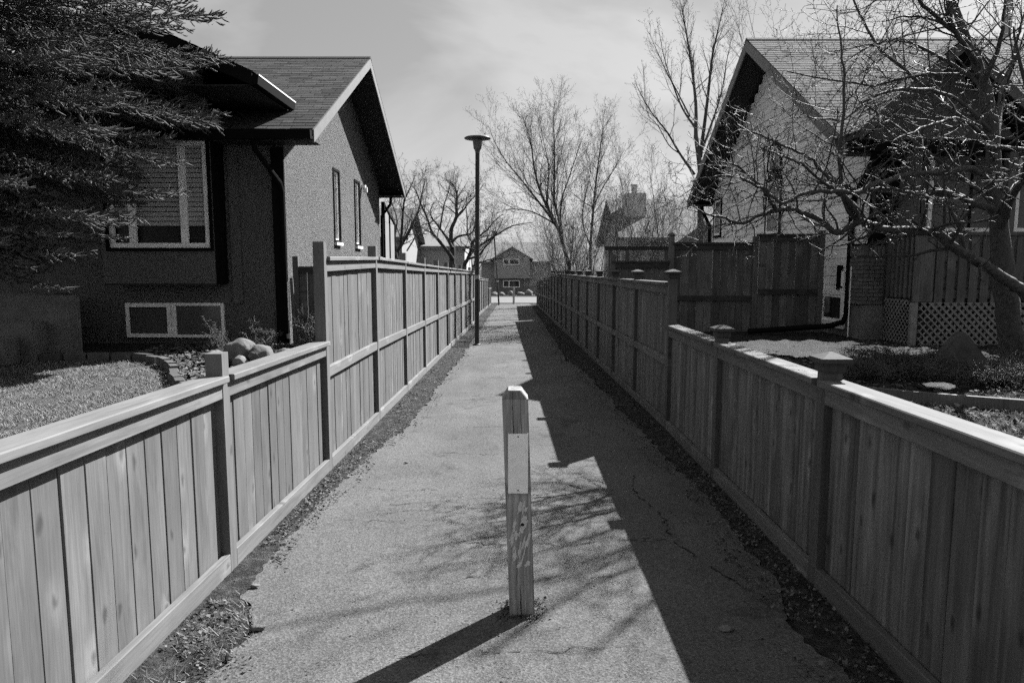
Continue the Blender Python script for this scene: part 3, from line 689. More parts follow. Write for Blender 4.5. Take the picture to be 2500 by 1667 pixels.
# privacy screen behind the house
MAT['frosted'] = plain('frosted_panel', .34, .08, 3)
ps = thing('privacy_screen', 'frosted panel screen with dark bars behind the stucco house', 'screen', (-3.8, 20.2, .0))
part('panel', MB().box(-3.82, -3.78, 20.2, 21.9, .0, 2.9), MAT['frosted'], ps)
for y in (20.15, 21.0, 21.9): part('bar', MB().box(-3.85, -3.75, y - .03, y + .03, -.2, 3.45 - (y - 20.2) * .28), MAT['trim_dark'], ps)
part('bar', MB().box(-3.845, -3.755, 20.2, 21.9, 1.5, 1.55), MAT['trim_dark'], ps); 
part('bar', MB().prism([(-3.845, 20.1, 3.40), (-3.755, 20.1, 3.40), (-3.755, 20.1, 3.46), (-3.845, 20.1, 3.46)], [(-3.845, 21.95, 2.9), (-3.755, 21.95, 2.9), (-3.755, 21.95, 2.96), (-3.845, 21.95, 2.96)]), MAT['trim_dark'], ps)
part('panel', MB().prism([(-3.815, 20.2, 2.91), (-3.785, 20.2, 2.91), (-3.785, 21.9, 2.91), (-3.815, 21.9, 2.91)], [(-3.815, 20.2, 3.37), (-3.785, 20.2, 3.37), (-3.785, 21.9, 2.93), (-3.815, 21.9, 2.93)]), MAT['frosted'], ps)

# ------------------------------------------------------------------ house with lap siding
S = thing('siding_house', 'gabled house with grey lap siding, brick corner and porch deck', 'house', (5.7, 11.14, .4))
SX, SY0, SY1, SYR, SEZ, SRZ, SRX = 5.7, 11.14, 19.72, 15.48, 3.50, 6.50, 5.08
SSL = (SRZ - SEZ) / (SYR - 10.7)
def srz(y): return SRZ - abs(y - SYR) * SSL
# inner wall, black so the plank gaps stand for lap shadow lines
iw = MB(); gy_ = [SY0, SYR, SY1]
for a, b in zip(gy_, gy_[1:]): iw.prism([(SX + .01, a, -.2), (SX + .3, a, -.2), (SX + .3, b, -.2), (SX + .01, b, -.2)], [(SX + .01, a, srz(a) - .13), (SX + .3, a, srz(a) - .13), (SX + .3, b, srz(b) - .13), (SX + .01, b, srz(b) - .13)])
part('gable_wall', iw, MAT['trim_dark'], S)
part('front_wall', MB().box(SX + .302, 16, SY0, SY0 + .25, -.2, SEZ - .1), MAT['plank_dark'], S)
part('foundation', MB().box(SX - .01, SX + .008, SY0 + .01, SY1, -.2, .96), MAT['concrete'], S); part('foundation', MB().box(SX - .03, SX + .32, SY0 - .04, SY0 - .001, -.2, .975), MAT['concrete'], S)
z = .97; k = 0
while z < SRZ - .3:
    zt = z + .1500
    # clip by the rake lines
    d = (SRZ - .14 - zt) / SSL
    ya, yb = max(SY0, SYR - d), min(SY1, SYR + d)
    if yb - ya < .1: break
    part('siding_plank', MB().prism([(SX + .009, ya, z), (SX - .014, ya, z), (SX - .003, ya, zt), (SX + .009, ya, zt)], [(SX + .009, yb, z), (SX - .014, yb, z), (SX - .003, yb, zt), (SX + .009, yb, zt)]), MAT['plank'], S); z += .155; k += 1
for y_ in (SY0 + .05, SY1 - .05): part('corner_board', MB().box(SX - .024, SX - .016, y_ - .06, y_ + .06, .97 if y_ > 15 else 2.0, SEZ - .1), MAT['plank'], S)
# windows of the gable wall
def side_window(y0, y1, z0, z1, m='trim_dark'):
    wn = part('window', frame_x(MB(), SX - .035, y0, y1, z0, z1, .05, .022), MAT['vinyl'], S)
    part('trim', frame_x(MB(), SX - .042, y0 - .07, y1 + .07, z0 - .07, z1 + .07, .068, .026), MAT[m], wn)
    part('pane', MB().box(SX - .026, SX - .017, y0 + .05, y1 - .05, z0 + .05, z1 - .05), MAT['glass2'], wn); return wn
side_window(14.82, 15.55, 2.32, 3.45); side_window(19.0, 19.55, 2.46, 3.42)
aw_ = MB(); an = 14; ayc, ay, az0 = 15.2, .33, 3.72
def arc(r, i): t = math.pi * i / an; return (ayc + r * math.cos(t), az0 + r * 1.45 * math.sin(t))
for i in range(an):
    a, b, c, d = arc(ay + .08, i), arc(ay + .08, i + 1), arc(ay, i + 1), arc(ay, i)
    aw_.prism([(SX - .045, *a), (SX - .045, *b), (SX - .045, *c), (SX - .045, *d)], [(SX - .014, *a), (SX - .014, *b), (SX - .014, *c), (SX - .014, *d)])
aw_.box(SX - .044, SX - .015, ayc - ay - .08, ayc + ay + .08, az0 - .08, az0 - .002)
aw_o = part('arched_window', aw_, MAT['trim_dark'], S)
fr_ = MB()
for i in range(an):
    a, b, c, d = arc(ay, i), arc(ay, i + 1), arc(ay - .05, i + 1), arc(ay - .05, i)
    fr_.prism([(SX - .036, *a), (SX - .036, *b), (SX - .036, *c), (SX - .036, *d)], [(SX - .016, *a), (SX - .016, *b), (SX - .016, *c), (SX - .016, *d)])
part('frame', fr_, MAT['vinyl'], aw_o)
part('pane', MB().poly([(SX - .02, *arc(ay - .045, i)) for i in range(an + 1)]), MAT['glass2'], aw_o)
for i in range(4): part('louvre', MB().box(SX - .04, SX - .02, 14.85, 15.55, 3.53 + i * .03, 3.55 + i * .03), MAT['trim_dark'], S)
part('wall_lamp', MB().lathe([(.05, 3.36), (.09, 3.42), (.09, 3.50), (.04, 3.56)], SX - .1, 18.3, 10), MAT['vinyl'], S)
bs = part('basement_window', frame_x(MB(), SX - .05, 11.70, 12.66, .53, 1.22, .11, .035), MAT['white'], S)
part('sash', frame_x(MB(), SX - .03, 11.81, 12.55, .64, 1.11, .05, .018), MAT['vinyl'], bs); part('pane', MB().box(SX - .018, SX - .011, 11.85, 12.5, .68, 1.07), MAT['glass'], bs)
# roof
fr2 = [(SRX, 10.7, SEZ), (16.5, 10.7, SEZ), (16.5, SYR, SRZ), (SRX, SYR, SRZ)]; bk2 = [(SRX, SYR, SRZ), (16.5, SYR, SRZ), (16.5, 20.2, SEZ), (SRX, 20.2, SEZ)]
sr = part('roof', slab(fr2, .1), MAT['soffit'], S); part('roof', slab(bk2, .1), MAT['soffit'], S)
q = part('shingles', shingles((SRX - .03, 10.65, SEZ - .02), (16.5, 10.65, SEZ - .02), (SRX - .03, SYR, SRZ + .01), (16.5, SYR, SRZ + .01), .15, .32, 8), MAT['shingle2'], sr); q['kind'] = 'stuff'
q = part('shingles', shingles((16.5, 20.25, SEZ - .02), (SRX - .03, 20.25, SEZ - .02), (16.5, SYR, SRZ + .01), (SRX - .03, SYR, SRZ + .01), .15, .32, 9), MAT['shingle2'], sr); q['kind'] = 'stuff'
rake(10.68, SEZ - .01, SYR, SRZ - .01, SRX - .027, .025, .24, MAT['fascia'], sr); rake(20.22, SEZ - .01, SYR + .001, SRZ - .01, SRX - .027, .025, .24, MAT['fascia'], sr)
part('ridge_cap', MB().prism([(SRX - .03, SYR - .12, SRZ - .04), (SRX - .03, SYR, SRZ + .035), (SRX - .03, SYR + .12, SRZ - .04)], [(16.5, SYR - .12, SRZ - .04), (16.5, SYR, SRZ + .035), (16.5, SYR + .12, SRZ - .04)]), MAT['shingle2'], sr)
part('gutter', MB().box(SRX, 16.5, 10.56, 10.69, SEZ - .16, SEZ - .03), MAT['trim_dark'], S); part('gutter', MB().box(SRX, 16.5, 20.21, 20.34, SEZ - .16, SEZ - .03), MAT['trim_dark'], S)
part('soffit', MB().box(SRX + .01, 16.4, 10.7, SY0 - .01, SEZ - .17, SEZ - .15), MAT['soffit'], S); part('soffit', MB().box(SRX + .01, 16.4, SY1 + .01, 20.2, SEZ - .17, SEZ - .15), MAT['soffit'], S)
part('downspout', MB().tube([(5.5, 10.65, SEZ - .15), (5.5, 10.75, SEZ - .35), (5.64, 11.5, SEZ - .75), (5.64, 11.56, SEZ - .9), (5.64, 11.56, .78), (5.60, 11.6, .66), (5.45, 11.75, .58), (4.1, 11.9, .47)], .048, 8), MAT['trim_dark'], S)
part('downspout', MB().tube([(5.5, 20.28, SEZ - .15), (5.5, 20.2, SEZ - .3), (5.63, 19.85, SEZ - .75), (5.63, 19.82, .4)], .05, 8), MAT['trim_dark'], S)
part('conduit', MB().tube([(5.62, 11.44, 1.6), (5.62, 11.44, .42)], .010, 6), MAT['vinyl'], S); part('meter_box', MB().vbox(5.60, 5.68, 11.66, 11.74, 1.26, 1.52), MAT['white'], S)
part('vent_pipe', MB().box(5.62, 5.68, 11.86, 11.95, 1.2, 1.62), MAT['trim_dark'], S)
# brick corner: every brick a piece
bk = part('brick_pier', MB().box(SX - .055, SX + .29, SY0 - .055, 11.62, .98, 1.94), MAT['mortar'], S)
bme = {}
def brick(cx, cy, cz, lx, ly, lz):
    key = (round(lx, 3), round(ly, 3), round(lz, 3))
    if key not in bme:
        bme[key] = MB().vbox(-lx / 2, lx / 2, -ly / 2, ly / 2, -lz / 2, lz / 2, .004).mesh('brick'); bme[key].materials.append(MAT['brick'])
    q = bpy.data.objects.new('brick', bme[key]); C.objects.link(q); q.parent = bk
    q.location = Vector((cx, cy, cz)) + bk.location * 0 + Vector((0, 0, 0)); q.location = Vector((cx + random.uniform(-.002, .002), cy, cz)); return q
for r_ in range(12):
    zc = 1.015 + r_ * .062; off = .09 if r_ % 2 else 0.0
    y = 11.08 - off
    while y < 11.60:
        a, b = max(y, 11.085), min(y + .172, 11.60)
        if b - a > .03: brick(SX - .058, (a + b) / 2, zc, .03, b - a - .009, .052)
        y += .18
    x = 5.645 - off
    while x < 5.97:
        a, b = max(x, 5.645), min(x + .172, 5.97)
        if b - a > .03: brick((a + b) / 2, SY0 - .058, zc, b - a - .009, .03, .052)
        x += .18
for i in range(8): brick(SX - .058, 11.085 + .0325 + i * .066, 1.85, .032, .056, .16)
for i in range(5): brick(5.645 + .0325 + i * .066, SY0 - .058, 1.85, .056, .032, .16)
part('brick_cap', MB().box(5.62, 6.0, 11.05, 11.64, 1.945, 1.965), MAT['trim_dark'], bk)
# front face: planks, shutters, posts, big window
z = 1.2
while z < 3.4:
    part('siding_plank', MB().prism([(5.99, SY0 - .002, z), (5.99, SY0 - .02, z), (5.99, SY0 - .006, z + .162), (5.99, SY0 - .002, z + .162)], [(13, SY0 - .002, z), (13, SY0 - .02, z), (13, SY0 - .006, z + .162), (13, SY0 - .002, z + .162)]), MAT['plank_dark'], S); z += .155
fw = part('window', frame_y(MB(), SY0 - .022, 6.62, 7.72, 2.15, 3.42, .06, .04), MAT['vinyl'], S)
part('pane', MB().box(6.68, 7.66, SY0 - .04, SY0 - .03, 2.21, 3.36), MAT['reflection_grey'], fw); part('mullion', MB().box(7.27, 7.31, SY0 - .055, SY0 - .042, 2.21, 3.36), MAT['trim_dark'], fw)
fw2 = part('window', frame_y(MB(), SY0 - .022, 8.0, 8.7, 2.15, 3.3, .06, .04), MAT['vinyl'], S); part('pane', MB().box(8.06, 8.64, SY0 - .04, SY0 - .03, 2.21, 3.24), MAT['reflection_grey'], fw2)
for x in (6.06, 6.42, 7.84): part('shutter', MB().box(x - .09, x + .09, SY0 - .05, SY0 - .021, 2.05, 3.38), MAT['trim_dark'], S)
# porch gable
PGX, PGH, PF = 6.44, 4.84, 10.18
pl_ = [(5.04, PF, 3.58), (PGX, PF, PGH), (PGX, 13.0, PGH), (5.04, 11.0, 3.58)]; pr_ = [(PGX, PF, PGH), (7.84, PF, 3.58), (7.84, 11.0, 3.58), (PGX, 13.0, PGH)]
pr1 = part('porch_roof', MB().prism([(a, b, c - .1) for a, b, c in pl_], pl_), MAT['soffit'], S); part('porch_roof', MB().prism([(a, b, c - .1) for a, b, c in pr_], pr_), MAT['soffit'], S)
q = part('shingles', shingles((5.01, PF - .03, 3.56), (5.01, 11.0, 3.56), (PGX, PF - .03, PGH + .02), (PGX, 13.0, PGH + .02), .15, .3, 12), MAT['shingle2'], pr1); q['kind'] = 'stuff'
q = part('shingles', shingles((7.87, PF - .03, 3.56), (7.87, 11.0, 3.56), (PGX, PF - .03, PGH + .02), (PGX, 13.0, PGH + .02), .15, .3, 13), MAT['shingle2'], pr1); q['kind'] = 'stuff'
part('gable_face', MB().prism([(5.3, PF + .4, 3.5), (7.6, PF + .4, 3.5), (PGX, PF + .4, PGH - .16)], [(5.3, PF + .45, 3.5), (7.6, PF + .45, 3.5), (PGX, PF + .45, PGH - .16)]), MAT['black_post'], S)
part('porch_beam', MB().box(5.4, 7.7, PF + .35, PF + .5, 3.32, 3.49), MAT['trim_dark'], S)
for s_ in (-1, 1):
    xe = PGX + s_ * 1.42; part('fascia', MB().prism([(xe, PF - .025, 3.42), (xe, PF - .025, 3.6), (xe, PF - .003, 3.6), (xe, PF - .003, 3.42)], [(PGX, PF - .025, PGH - .19), (PGX, PF - .025, PGH - .01), (PGX, PF - .003, PGH - .01), (PGX, PF - .003, PGH - .19)]), MAT['black_post'], pr1)
for x in (6.1, 7.55): part('porch_post', MB().vbox(x - .07, x + .07, PF + .36, PF + .49, 1.15, 3.315), MAT['plank_dark'], S)
# deck with slatted railing and lattice skirt
DX, DY = 6.02, 10.3
dk = part('deck', MB().box(DX + .04, 9.2, DY + .04, SY0 - .06, 1.05, 1.15), MAT['black_rail'], S)
for i in range(6): part('railing_slat', MB().box(DX - .015, DX + .015, DY + .07 + i * .125, DY + .07 + i * .125 + .06, 1.12, 2.06), MAT['black_post'], dk)
for i in range(17): part('railing_slat', MB().box(DX + .30 + i * .17, DX + .42 + i * .17, DY - .012, DY + .012, 1.0, 2.06), MAT['black_post'], dk)
part('hand_rail', MB().box(DX - .05, DX + .05, DY - .06, SY0 - .08, 2.062, 2.10), MAT['black_post'], dk); part('hand_rail', MB().box(DX + .052, 9.2, DY - .06, DY + .05, 2.062, 2.10), MAT['black_post'], dk)
for zz in (1.12, 1.28, 1.44, 1.68): part('railing_board', MB().box(DX + .05, 9.2, DY + .016, DY + .035, zz, zz + .13), MAT['black_board'], dk)
part('corner_post', MB().vbox(DX - .03, DX + .26, DY - .04, DY + .0, 1.07, 2.06), MAT['black_board'], dk)
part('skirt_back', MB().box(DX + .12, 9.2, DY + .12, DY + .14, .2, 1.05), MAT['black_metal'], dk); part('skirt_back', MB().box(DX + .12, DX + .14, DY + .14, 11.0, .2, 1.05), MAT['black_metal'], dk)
def lattice(p, q, z0, z1, nrm, step=.115, wd=.034):
    """diagonal laths clipped to the panel, every lath a part; p,q ends of the panel in plan"""
    p, q = Vector(p), Vector(q); ln = (q - p).length; d = (q - p) / ln; n = Vector(nrm); h = z1 - z0
    for lay, s_ in ((0, 1), (1, -1)):
        c = -h if s_ > 0 else 0
        while c < (ln if s_ > 0 else ln + h):
            # lath along u = c + s*v
            v0, v1 = 0.0, h
            if s_ > 0: v0 = max(0, -c); v1 = min(h, ln - c)
            else: v0 = max(0, c - ln); v1 = min(h, c)
            if v1 - v0 > .03:
                def pt(u, v, o_): r_ = p + d * u; return (r_.x + n.x * o_, r_.y + n.y * o_, z0 + v)
                o0 = lay * .009; o1 = o0 + .008; hw = wd * .7071
                A = [(c + s_ * v0 - hw, v0), (c + s_ * v0 + hw, v0), (c + s_ * v1 + hw, v1), (c + s_ * v1 - hw, v1)]
                A = [(min(ln, max(0, u)), v) for u, v in A]
                part('lath', MB().prism([pt(u, v, o0) for u, v in A], [pt(u, v, o1) for u, v in A]), MAT['lath'], dk)
            c += step
MAT['lath'] = plain('lattice_lath', .34, .2, 8)
lattice((DX + .06, DY - .02), (DX + 2.2, DY - .02), .42, 1.06, (0, -1))
lattice((DX - .03, DY + .02), (DX - .03, SY0 - .1), .42, 1.10, (-1, 0), .095, .026)
part('skirt_post', MB().box(DX - .045, DX + .05, DY - .045, DY + .015, .3, 1.06), MAT['lath'], dk)

# ------------------------------------------------------------------ far houses
def far_gable(nm, label, x0, x1, y0, y1, zb, ze, zr, along, wall, roof, ov=.5, cat='house', side=None):
    """gabled house; along='x': ridge runs along x"""
    o = thing(nm, label, cat, ((x0 + x1) / 2, y0, zb)); t = .2
    m = MB()
    if along == 'x':
        ym = (y0 + y1) / 2
        part('front_wall', MB().box(x0, x1, y0, y0 + t, zb, ze), wall, o); part('back_wall', MB().box(x0, x1, y1 - t, y1, zb, ze), wall, o)
        for x in (x0, x1 - t):
            part('gable_wall', MB().prism([(x, y0 + t, zb), (x, y1 - t, zb), (x, y1 - t, ze), (x, ym, zr - .15), (x, y0 + t, ze)], [(x + t, y0 + t, zb), (x + t, y1 - t, zb), (x + t, y1 - t, ze), (x + t, ym, zr - .15), (x + t, y0 + t, ze)]), side or wall, o)
        sl = (zr - ze) / (ym - y0); e = ze - ov * sl
        a = [(x0 - ov, y0 - ov, e), (x1 + ov, y0 - ov, e), (x1 + ov, ym, zr), (x0 - ov, ym, zr)]; b = [(x0 - ov, ym, zr), (x1 + ov, ym, zr), (x1 + ov, y1 + ov, e), (x0 - ov, y1 + ov, e)]
    else:
        xm = (x0 + x1) / 2
        for y in (y0, y1 - t):
            part('gable_wall', MB().prism([(x0, y, zb), (x1, y, zb), (x1, y, ze), (xm, y, zr - .15), (x0, y, ze)], [(x0, y + t, zb), (x1, y + t, zb), (x1, y + t, ze), (xm, y + t, zr - .15), (x0, y + t, ze)]), wall, o)
        part('side_wall', MB().box(x0, x0 + t, y0 + t, y1 - t, zb, ze), side or wall, o); part('side_wall', MB().box(x1 - t, x1, y0 + t, y1 - t, zb, ze), side or wall, o)
        sl = (zr - ze) / (xm - x0); e = ze - ov * sl
        a = [(x0 - ov, y0 - ov, e), (xm, y0 - ov, zr), (xm, y1 + ov, zr), (x0 - ov, y1 + ov, e)]; b = [(xm, y0 - ov, zr), (x1 + ov, y0 - ov, e), (x1 + ov, y1 + ov, e), (xm, y1 + ov, zr)]
    r = part('roof', slab(a, .18), roof, o); part('roof', slab(b, .18), roof, o)
    return o
def far_window(o, y, x0, x1, z0, z1, split=None):
    w_ = part('window', frame_y(MB(), y - .002, x0, x1, z0, z1, .09, .06), MAT['white'], o); part('pane', MB().box(x0 + .09, x1 - .09, y - .03, y - .01, z0 + .09, z1 - .09), MAT['glass'], w_)
    if split: part('mullion', MB().box(split - .05, split + .05, y - .06, y - .032, z0 + .09, z1 - .09), MAT['white'], w_)
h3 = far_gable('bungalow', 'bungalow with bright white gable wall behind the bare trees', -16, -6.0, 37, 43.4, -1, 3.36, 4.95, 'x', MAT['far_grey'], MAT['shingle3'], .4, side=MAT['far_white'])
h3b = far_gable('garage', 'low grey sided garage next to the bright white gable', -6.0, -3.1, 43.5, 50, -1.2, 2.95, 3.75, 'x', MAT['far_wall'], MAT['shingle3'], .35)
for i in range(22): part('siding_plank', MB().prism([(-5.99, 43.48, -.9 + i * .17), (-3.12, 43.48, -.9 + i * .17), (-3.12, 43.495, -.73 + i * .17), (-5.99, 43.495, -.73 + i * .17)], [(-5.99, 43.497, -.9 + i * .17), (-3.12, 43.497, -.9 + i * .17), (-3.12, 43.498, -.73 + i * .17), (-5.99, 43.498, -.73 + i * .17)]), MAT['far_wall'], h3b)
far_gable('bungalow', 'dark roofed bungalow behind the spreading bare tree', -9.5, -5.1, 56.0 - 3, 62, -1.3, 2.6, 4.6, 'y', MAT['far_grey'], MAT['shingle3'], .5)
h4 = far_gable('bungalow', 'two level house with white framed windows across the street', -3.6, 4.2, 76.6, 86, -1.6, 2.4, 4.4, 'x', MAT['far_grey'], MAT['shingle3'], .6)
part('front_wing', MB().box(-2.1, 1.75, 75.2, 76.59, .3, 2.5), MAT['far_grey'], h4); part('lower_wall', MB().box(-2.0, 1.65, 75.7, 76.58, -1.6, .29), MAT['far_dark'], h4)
for s_ in (0, 1):
    xa, xb = (-2.5, -.17) if s_ == 0 else (-.17, 2.15)
    za, zb = (2.4, 3.75) if s_ == 0 else (3.75, 2.4)
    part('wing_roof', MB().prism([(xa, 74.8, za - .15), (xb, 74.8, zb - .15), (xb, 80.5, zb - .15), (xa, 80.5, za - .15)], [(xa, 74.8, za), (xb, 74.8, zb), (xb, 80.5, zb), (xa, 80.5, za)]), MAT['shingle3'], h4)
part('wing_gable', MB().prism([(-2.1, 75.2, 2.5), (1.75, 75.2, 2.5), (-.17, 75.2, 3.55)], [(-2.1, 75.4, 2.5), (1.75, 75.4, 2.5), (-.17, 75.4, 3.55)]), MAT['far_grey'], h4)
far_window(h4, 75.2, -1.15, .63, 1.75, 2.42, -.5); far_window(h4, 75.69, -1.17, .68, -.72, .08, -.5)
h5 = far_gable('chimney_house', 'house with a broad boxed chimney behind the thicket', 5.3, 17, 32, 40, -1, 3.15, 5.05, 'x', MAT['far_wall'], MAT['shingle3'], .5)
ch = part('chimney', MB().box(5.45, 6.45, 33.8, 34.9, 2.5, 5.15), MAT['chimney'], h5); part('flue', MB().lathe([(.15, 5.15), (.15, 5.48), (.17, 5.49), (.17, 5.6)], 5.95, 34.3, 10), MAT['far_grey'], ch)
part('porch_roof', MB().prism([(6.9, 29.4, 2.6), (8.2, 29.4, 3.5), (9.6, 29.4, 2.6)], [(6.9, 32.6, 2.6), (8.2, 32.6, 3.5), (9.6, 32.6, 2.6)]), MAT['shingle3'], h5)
for x in (7.1, 9.4): part('porch_post', MB().box(x - .06, x + .06, 29.5, 29.62, -1, 2.6), MAT['white'], h5)
pg = thing('pergola', 'dark pergola beam on posts behind the capped fence', 'pergola', (3.4, 18.5, -.1))
part('beam', MB().box(2.45, 4.2, 18.45, 18.55, 2.03, 2.13), MAT['black_rail'], pg)
for x in (2.6, 3.05, 4.1): part('post', MB().box(x - .05, x + .05, 18.44, 18.56, -.4, 2.03), MAT['black_post'], pg)
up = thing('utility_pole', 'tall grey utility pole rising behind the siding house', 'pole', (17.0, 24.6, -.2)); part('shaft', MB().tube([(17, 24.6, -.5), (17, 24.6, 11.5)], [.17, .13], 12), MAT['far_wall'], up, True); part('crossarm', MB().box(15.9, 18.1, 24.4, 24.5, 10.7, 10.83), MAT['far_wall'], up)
def ray_pt(px, py, d):
    u, v = (px - 1254) / 1667, (833 - py) / 1667; c_, s_ = math.cos(R(6.27)), math.sin(R(6.27)); t = d / (c_ + v * s_)
    return (u * t, d, 1.6 + t * (v * c_ - s_))
def smooth(P, n=4):
    out_ = []
    for i in range(len(P) - 1):
        p0, p1, p2, p3 = P[max(i - 1, 0)], P[i], P[i + 1], P[min(i + 2, len(P) - 1)]
        for k in range(n):
            t = k / n; out_.append(.5 * ((2 * p1) + (p2 - p0) * t + (2 * p0 - 5 * p1 + 4 * p2 - p3) * t * t + (3 * p1 - p0 - 3 * p2 + p3) * t ** 3))
    out_.append(P[-1]); return np.array(out_)

# ------------------------------------------------------------------ bare trees
def unit(v): return v / (np.linalg.norm(v) + 1e-9)
class Bare:
    """grows a leafless tree as tapered tubes"""
    def __init__(s, seed): s.r = np.random.default_rng(seed); s.lv = {}
    def branch(s, p, d, ln, r0, lvl, st):
        n = st['seg'][lvl]; pts = [p]; d = unit(np.array(d, float)); R_ = s.r
        for k in range(n):
            d = unit(d + R_.normal(0, st['wob'][lvl], 3) + np.array([0, 0, st['trop'][lvl]])); pts.append(pts[-1] + d * ln / n)
        pts = np.array(pts); tip = st.get('tip', .3); rad = r0 * (1 - (1 - tip) * np.linspace(0, 1, n + 1)); rad = np.maximum(rad, st['rmin'] * .7)
        s.spawn(pts, rad, ln, lvl, st)
    def spawn(s, pts, rad, ln, lvl, st, t0=None, cnt=None):
        R_ = s.r; s.lv.setdefault(lvl, []).append((pts, rad)); n = len(pts) - 1
        if lvl + 1 >= len(st['seg']): return
        m = st['num'][lvl]; m = max(1, int(round(m * ((cnt or ln) if st.get('per_m') and lvl in st['per_m'] else 1) * R_.uniform(.8, 1.2)))); ph = R_.uniform(0, 6.28)
        for k in range(m):
            t = (st['t0'][lvl] if t0 is None else t0); t = t + (1 - t) * (k + R_.uniform(.1, .9)) / m; t = min(.985, t)
            i = min(n - 1, int(t * n)); f = t * n - i; q = pts[i] * (1 - f) + pts[i + 1] * f; ax = unit(pts[i + 1] - pts[i])
            a = np.cross(ax, [0, 0, 1.0]) if abs(ax[2]) < .95 else np.array([1.0, 0, 0]); a = unit(a); b = np.cross(ax, a)
            ph += 2.4 + R_.normal(0, .4); side = a * math.cos(ph) + b * math.sin(ph); an = math.radians(st['ang'][lvl] + R_.normal(0, st.get('angv', 9)))
            d = ax * math.cos(an) + side * math.sin(an)
            l2 = ln * st['rat'][lvl] * (1 - st['fall'][lvl] * t) * R_.uniform(.6, 1.25); r2 = max(st['rmin'], (rad[i] * (1 - f) + rad[i + 1] * f) * st['rr'][lvl])
            s.branch(q, d, l2, r2, lvl + 1, st)
    def build(s, o, bark, twig, split=2, sides=(9, 7, 5, 3, 3, 3)):
        tv = [(l, s.lv[l]) for l in sorted(s.lv)]
        def join(sel, nm, mat):
            Vs, Fs, b = [], [], 0
            for l, pl in sel:
                V_, F_ = tube_np(pl, sides[min(l, len(sides) - 1)]); Vs.append(V_); Fs.append(F_ + b); b += len(V_)
            if Vs:
                me = np_mesh(nm, np.concatenate(Vs), np.concatenate(Fs)); part(nm, me, mat, o, True)
        join([x for x in tv if x[0] < split], 'trunk', bark); join([x for x in tv if x[0] >= split], 'crown', twig)

UP = dict(seg=(8, 7, 5, 4, 3), wob=(.05, .09, .13, .16, .2), trop=(.05, .09, .08, .07, .05), num=(16, 9, 7, 4), t0=(.14, .2, .15, .1), ang=(34, 34, 38, 42), rat=(.66, .46, .42, .45), fall=(.5, .45, .4, .3), rr=(.5, .55, .6, .7), rmin=.0045, tip=.15)
SPREAD = dict(seg=(5, 8, 6, 4, 3), wob=(.10, .2, .24, .24, .25), trop=(.0, .05, .06, .05, .05), num=(6, 9, 8, 5), t0=(.45, .25, .15, .1), ang=(44, 50, 48, 48), rat=(1.25, .5, .44, .45), fall=(.2, .45, .4, .3), rr=(.66, .55, .55, .7), rmin=.005, tip=.3)
SHRUB = dict(seg=(7, 5, 4, 3), wob=(.10, .16, .2, .2), trop=(.05, .06, .05, .05), num=(9, 7, 4), t0=(.15, .1, .1), ang=(30, 36, 42), rat=(.5, .45, .5), fall=(.4, .4, .3), rr=(.55, .6, .7), rmin=.0045, tip=.25)
def tree(name, label, x, y, h, r, seed, st, mats=('far_bark', 'far_twig'), stems=1, spread=.25, lean=(0, 0), group=None, z=None):
    z = ground_z(x, y) if z is None else z
    o = thing(name, label, 'tree' if 'tree' in name else 'shrub', (x, y, z), group); B = Bare(seed)
    for k in range(stems):
        a = 2 * math.pi * k / max(1, stems) + seed; sp = spread if stems > 1 else 0
        B.branch(np.array([x + .12 * math.cos(a) * (stems > 1), y + .12 * math.sin(a) * (stems > 1), z - .1]), (math.cos(a) * sp + lean[0], math.sin(a) * sp + lean[1], 1), h * B.r.uniform(.82, 1.05), r * B.r.uniform(.75, 1.1), 0, st)
    B.build(o, MAT[mats[0]], MAT[mats[1]]); return o
def laid_tree(label, base, limbs_, st, seed, zx, depth, eff, mats=('far_bark', 'far_twig')):
    """trunk and main limbs laid out from measured outlines, the rest grown on them"""
    ox, oy, sc_ = zx; B = Bare(seed); first = None; o = None
    for pts, r0, r1, dd in limbs_:
        P = np.array([ray_pt(ox + a / sc_, oy + b / sc_, depth + dd * i / len(pts)) for i, (a, b) in enumerate(pts)])
        if o is None:
            P[0][2] = ground_z(P[0][0], P[0][1]) - .1; o = thing('bare_tree', label, 'tree', tuple(P[0]))
        P = smooth(P, 3); n = len(P); rad = .8 * (r0 + (r1 - r0) * np.linspace(0, 1, n) ** .8); ln = float(np.linalg.norm(np.diff(P, axis=0), axis=1).sum())
        B.spawn(P, rad, eff, 1, st, .25 if r0 < .2 else .6, ln)
    B.build(o, MAT[mats[0]], MAT[mats[1]]); return o
LAID = dict(seg=(5, 7, 6, 4, 3, 2), wob=(.1, .12, .13, .15, .17, .2), trop=(0, .05, .06, .06, .05, .05), num=(6, 3.6, 4.6, 5, 1.6), per_m=(1, 2), t0=(.4, .15, .1, .1, .2), ang=(44, 46, 44, 44, 42), rat=(1, .7, .55, .5, .6), fall=(.2, .45, .35, .3, .2), rr=(.6, .42, .5, .65, .8), rmin=.0038, tip=.25, angv=14)
ZX = (900, 450, 5.8)
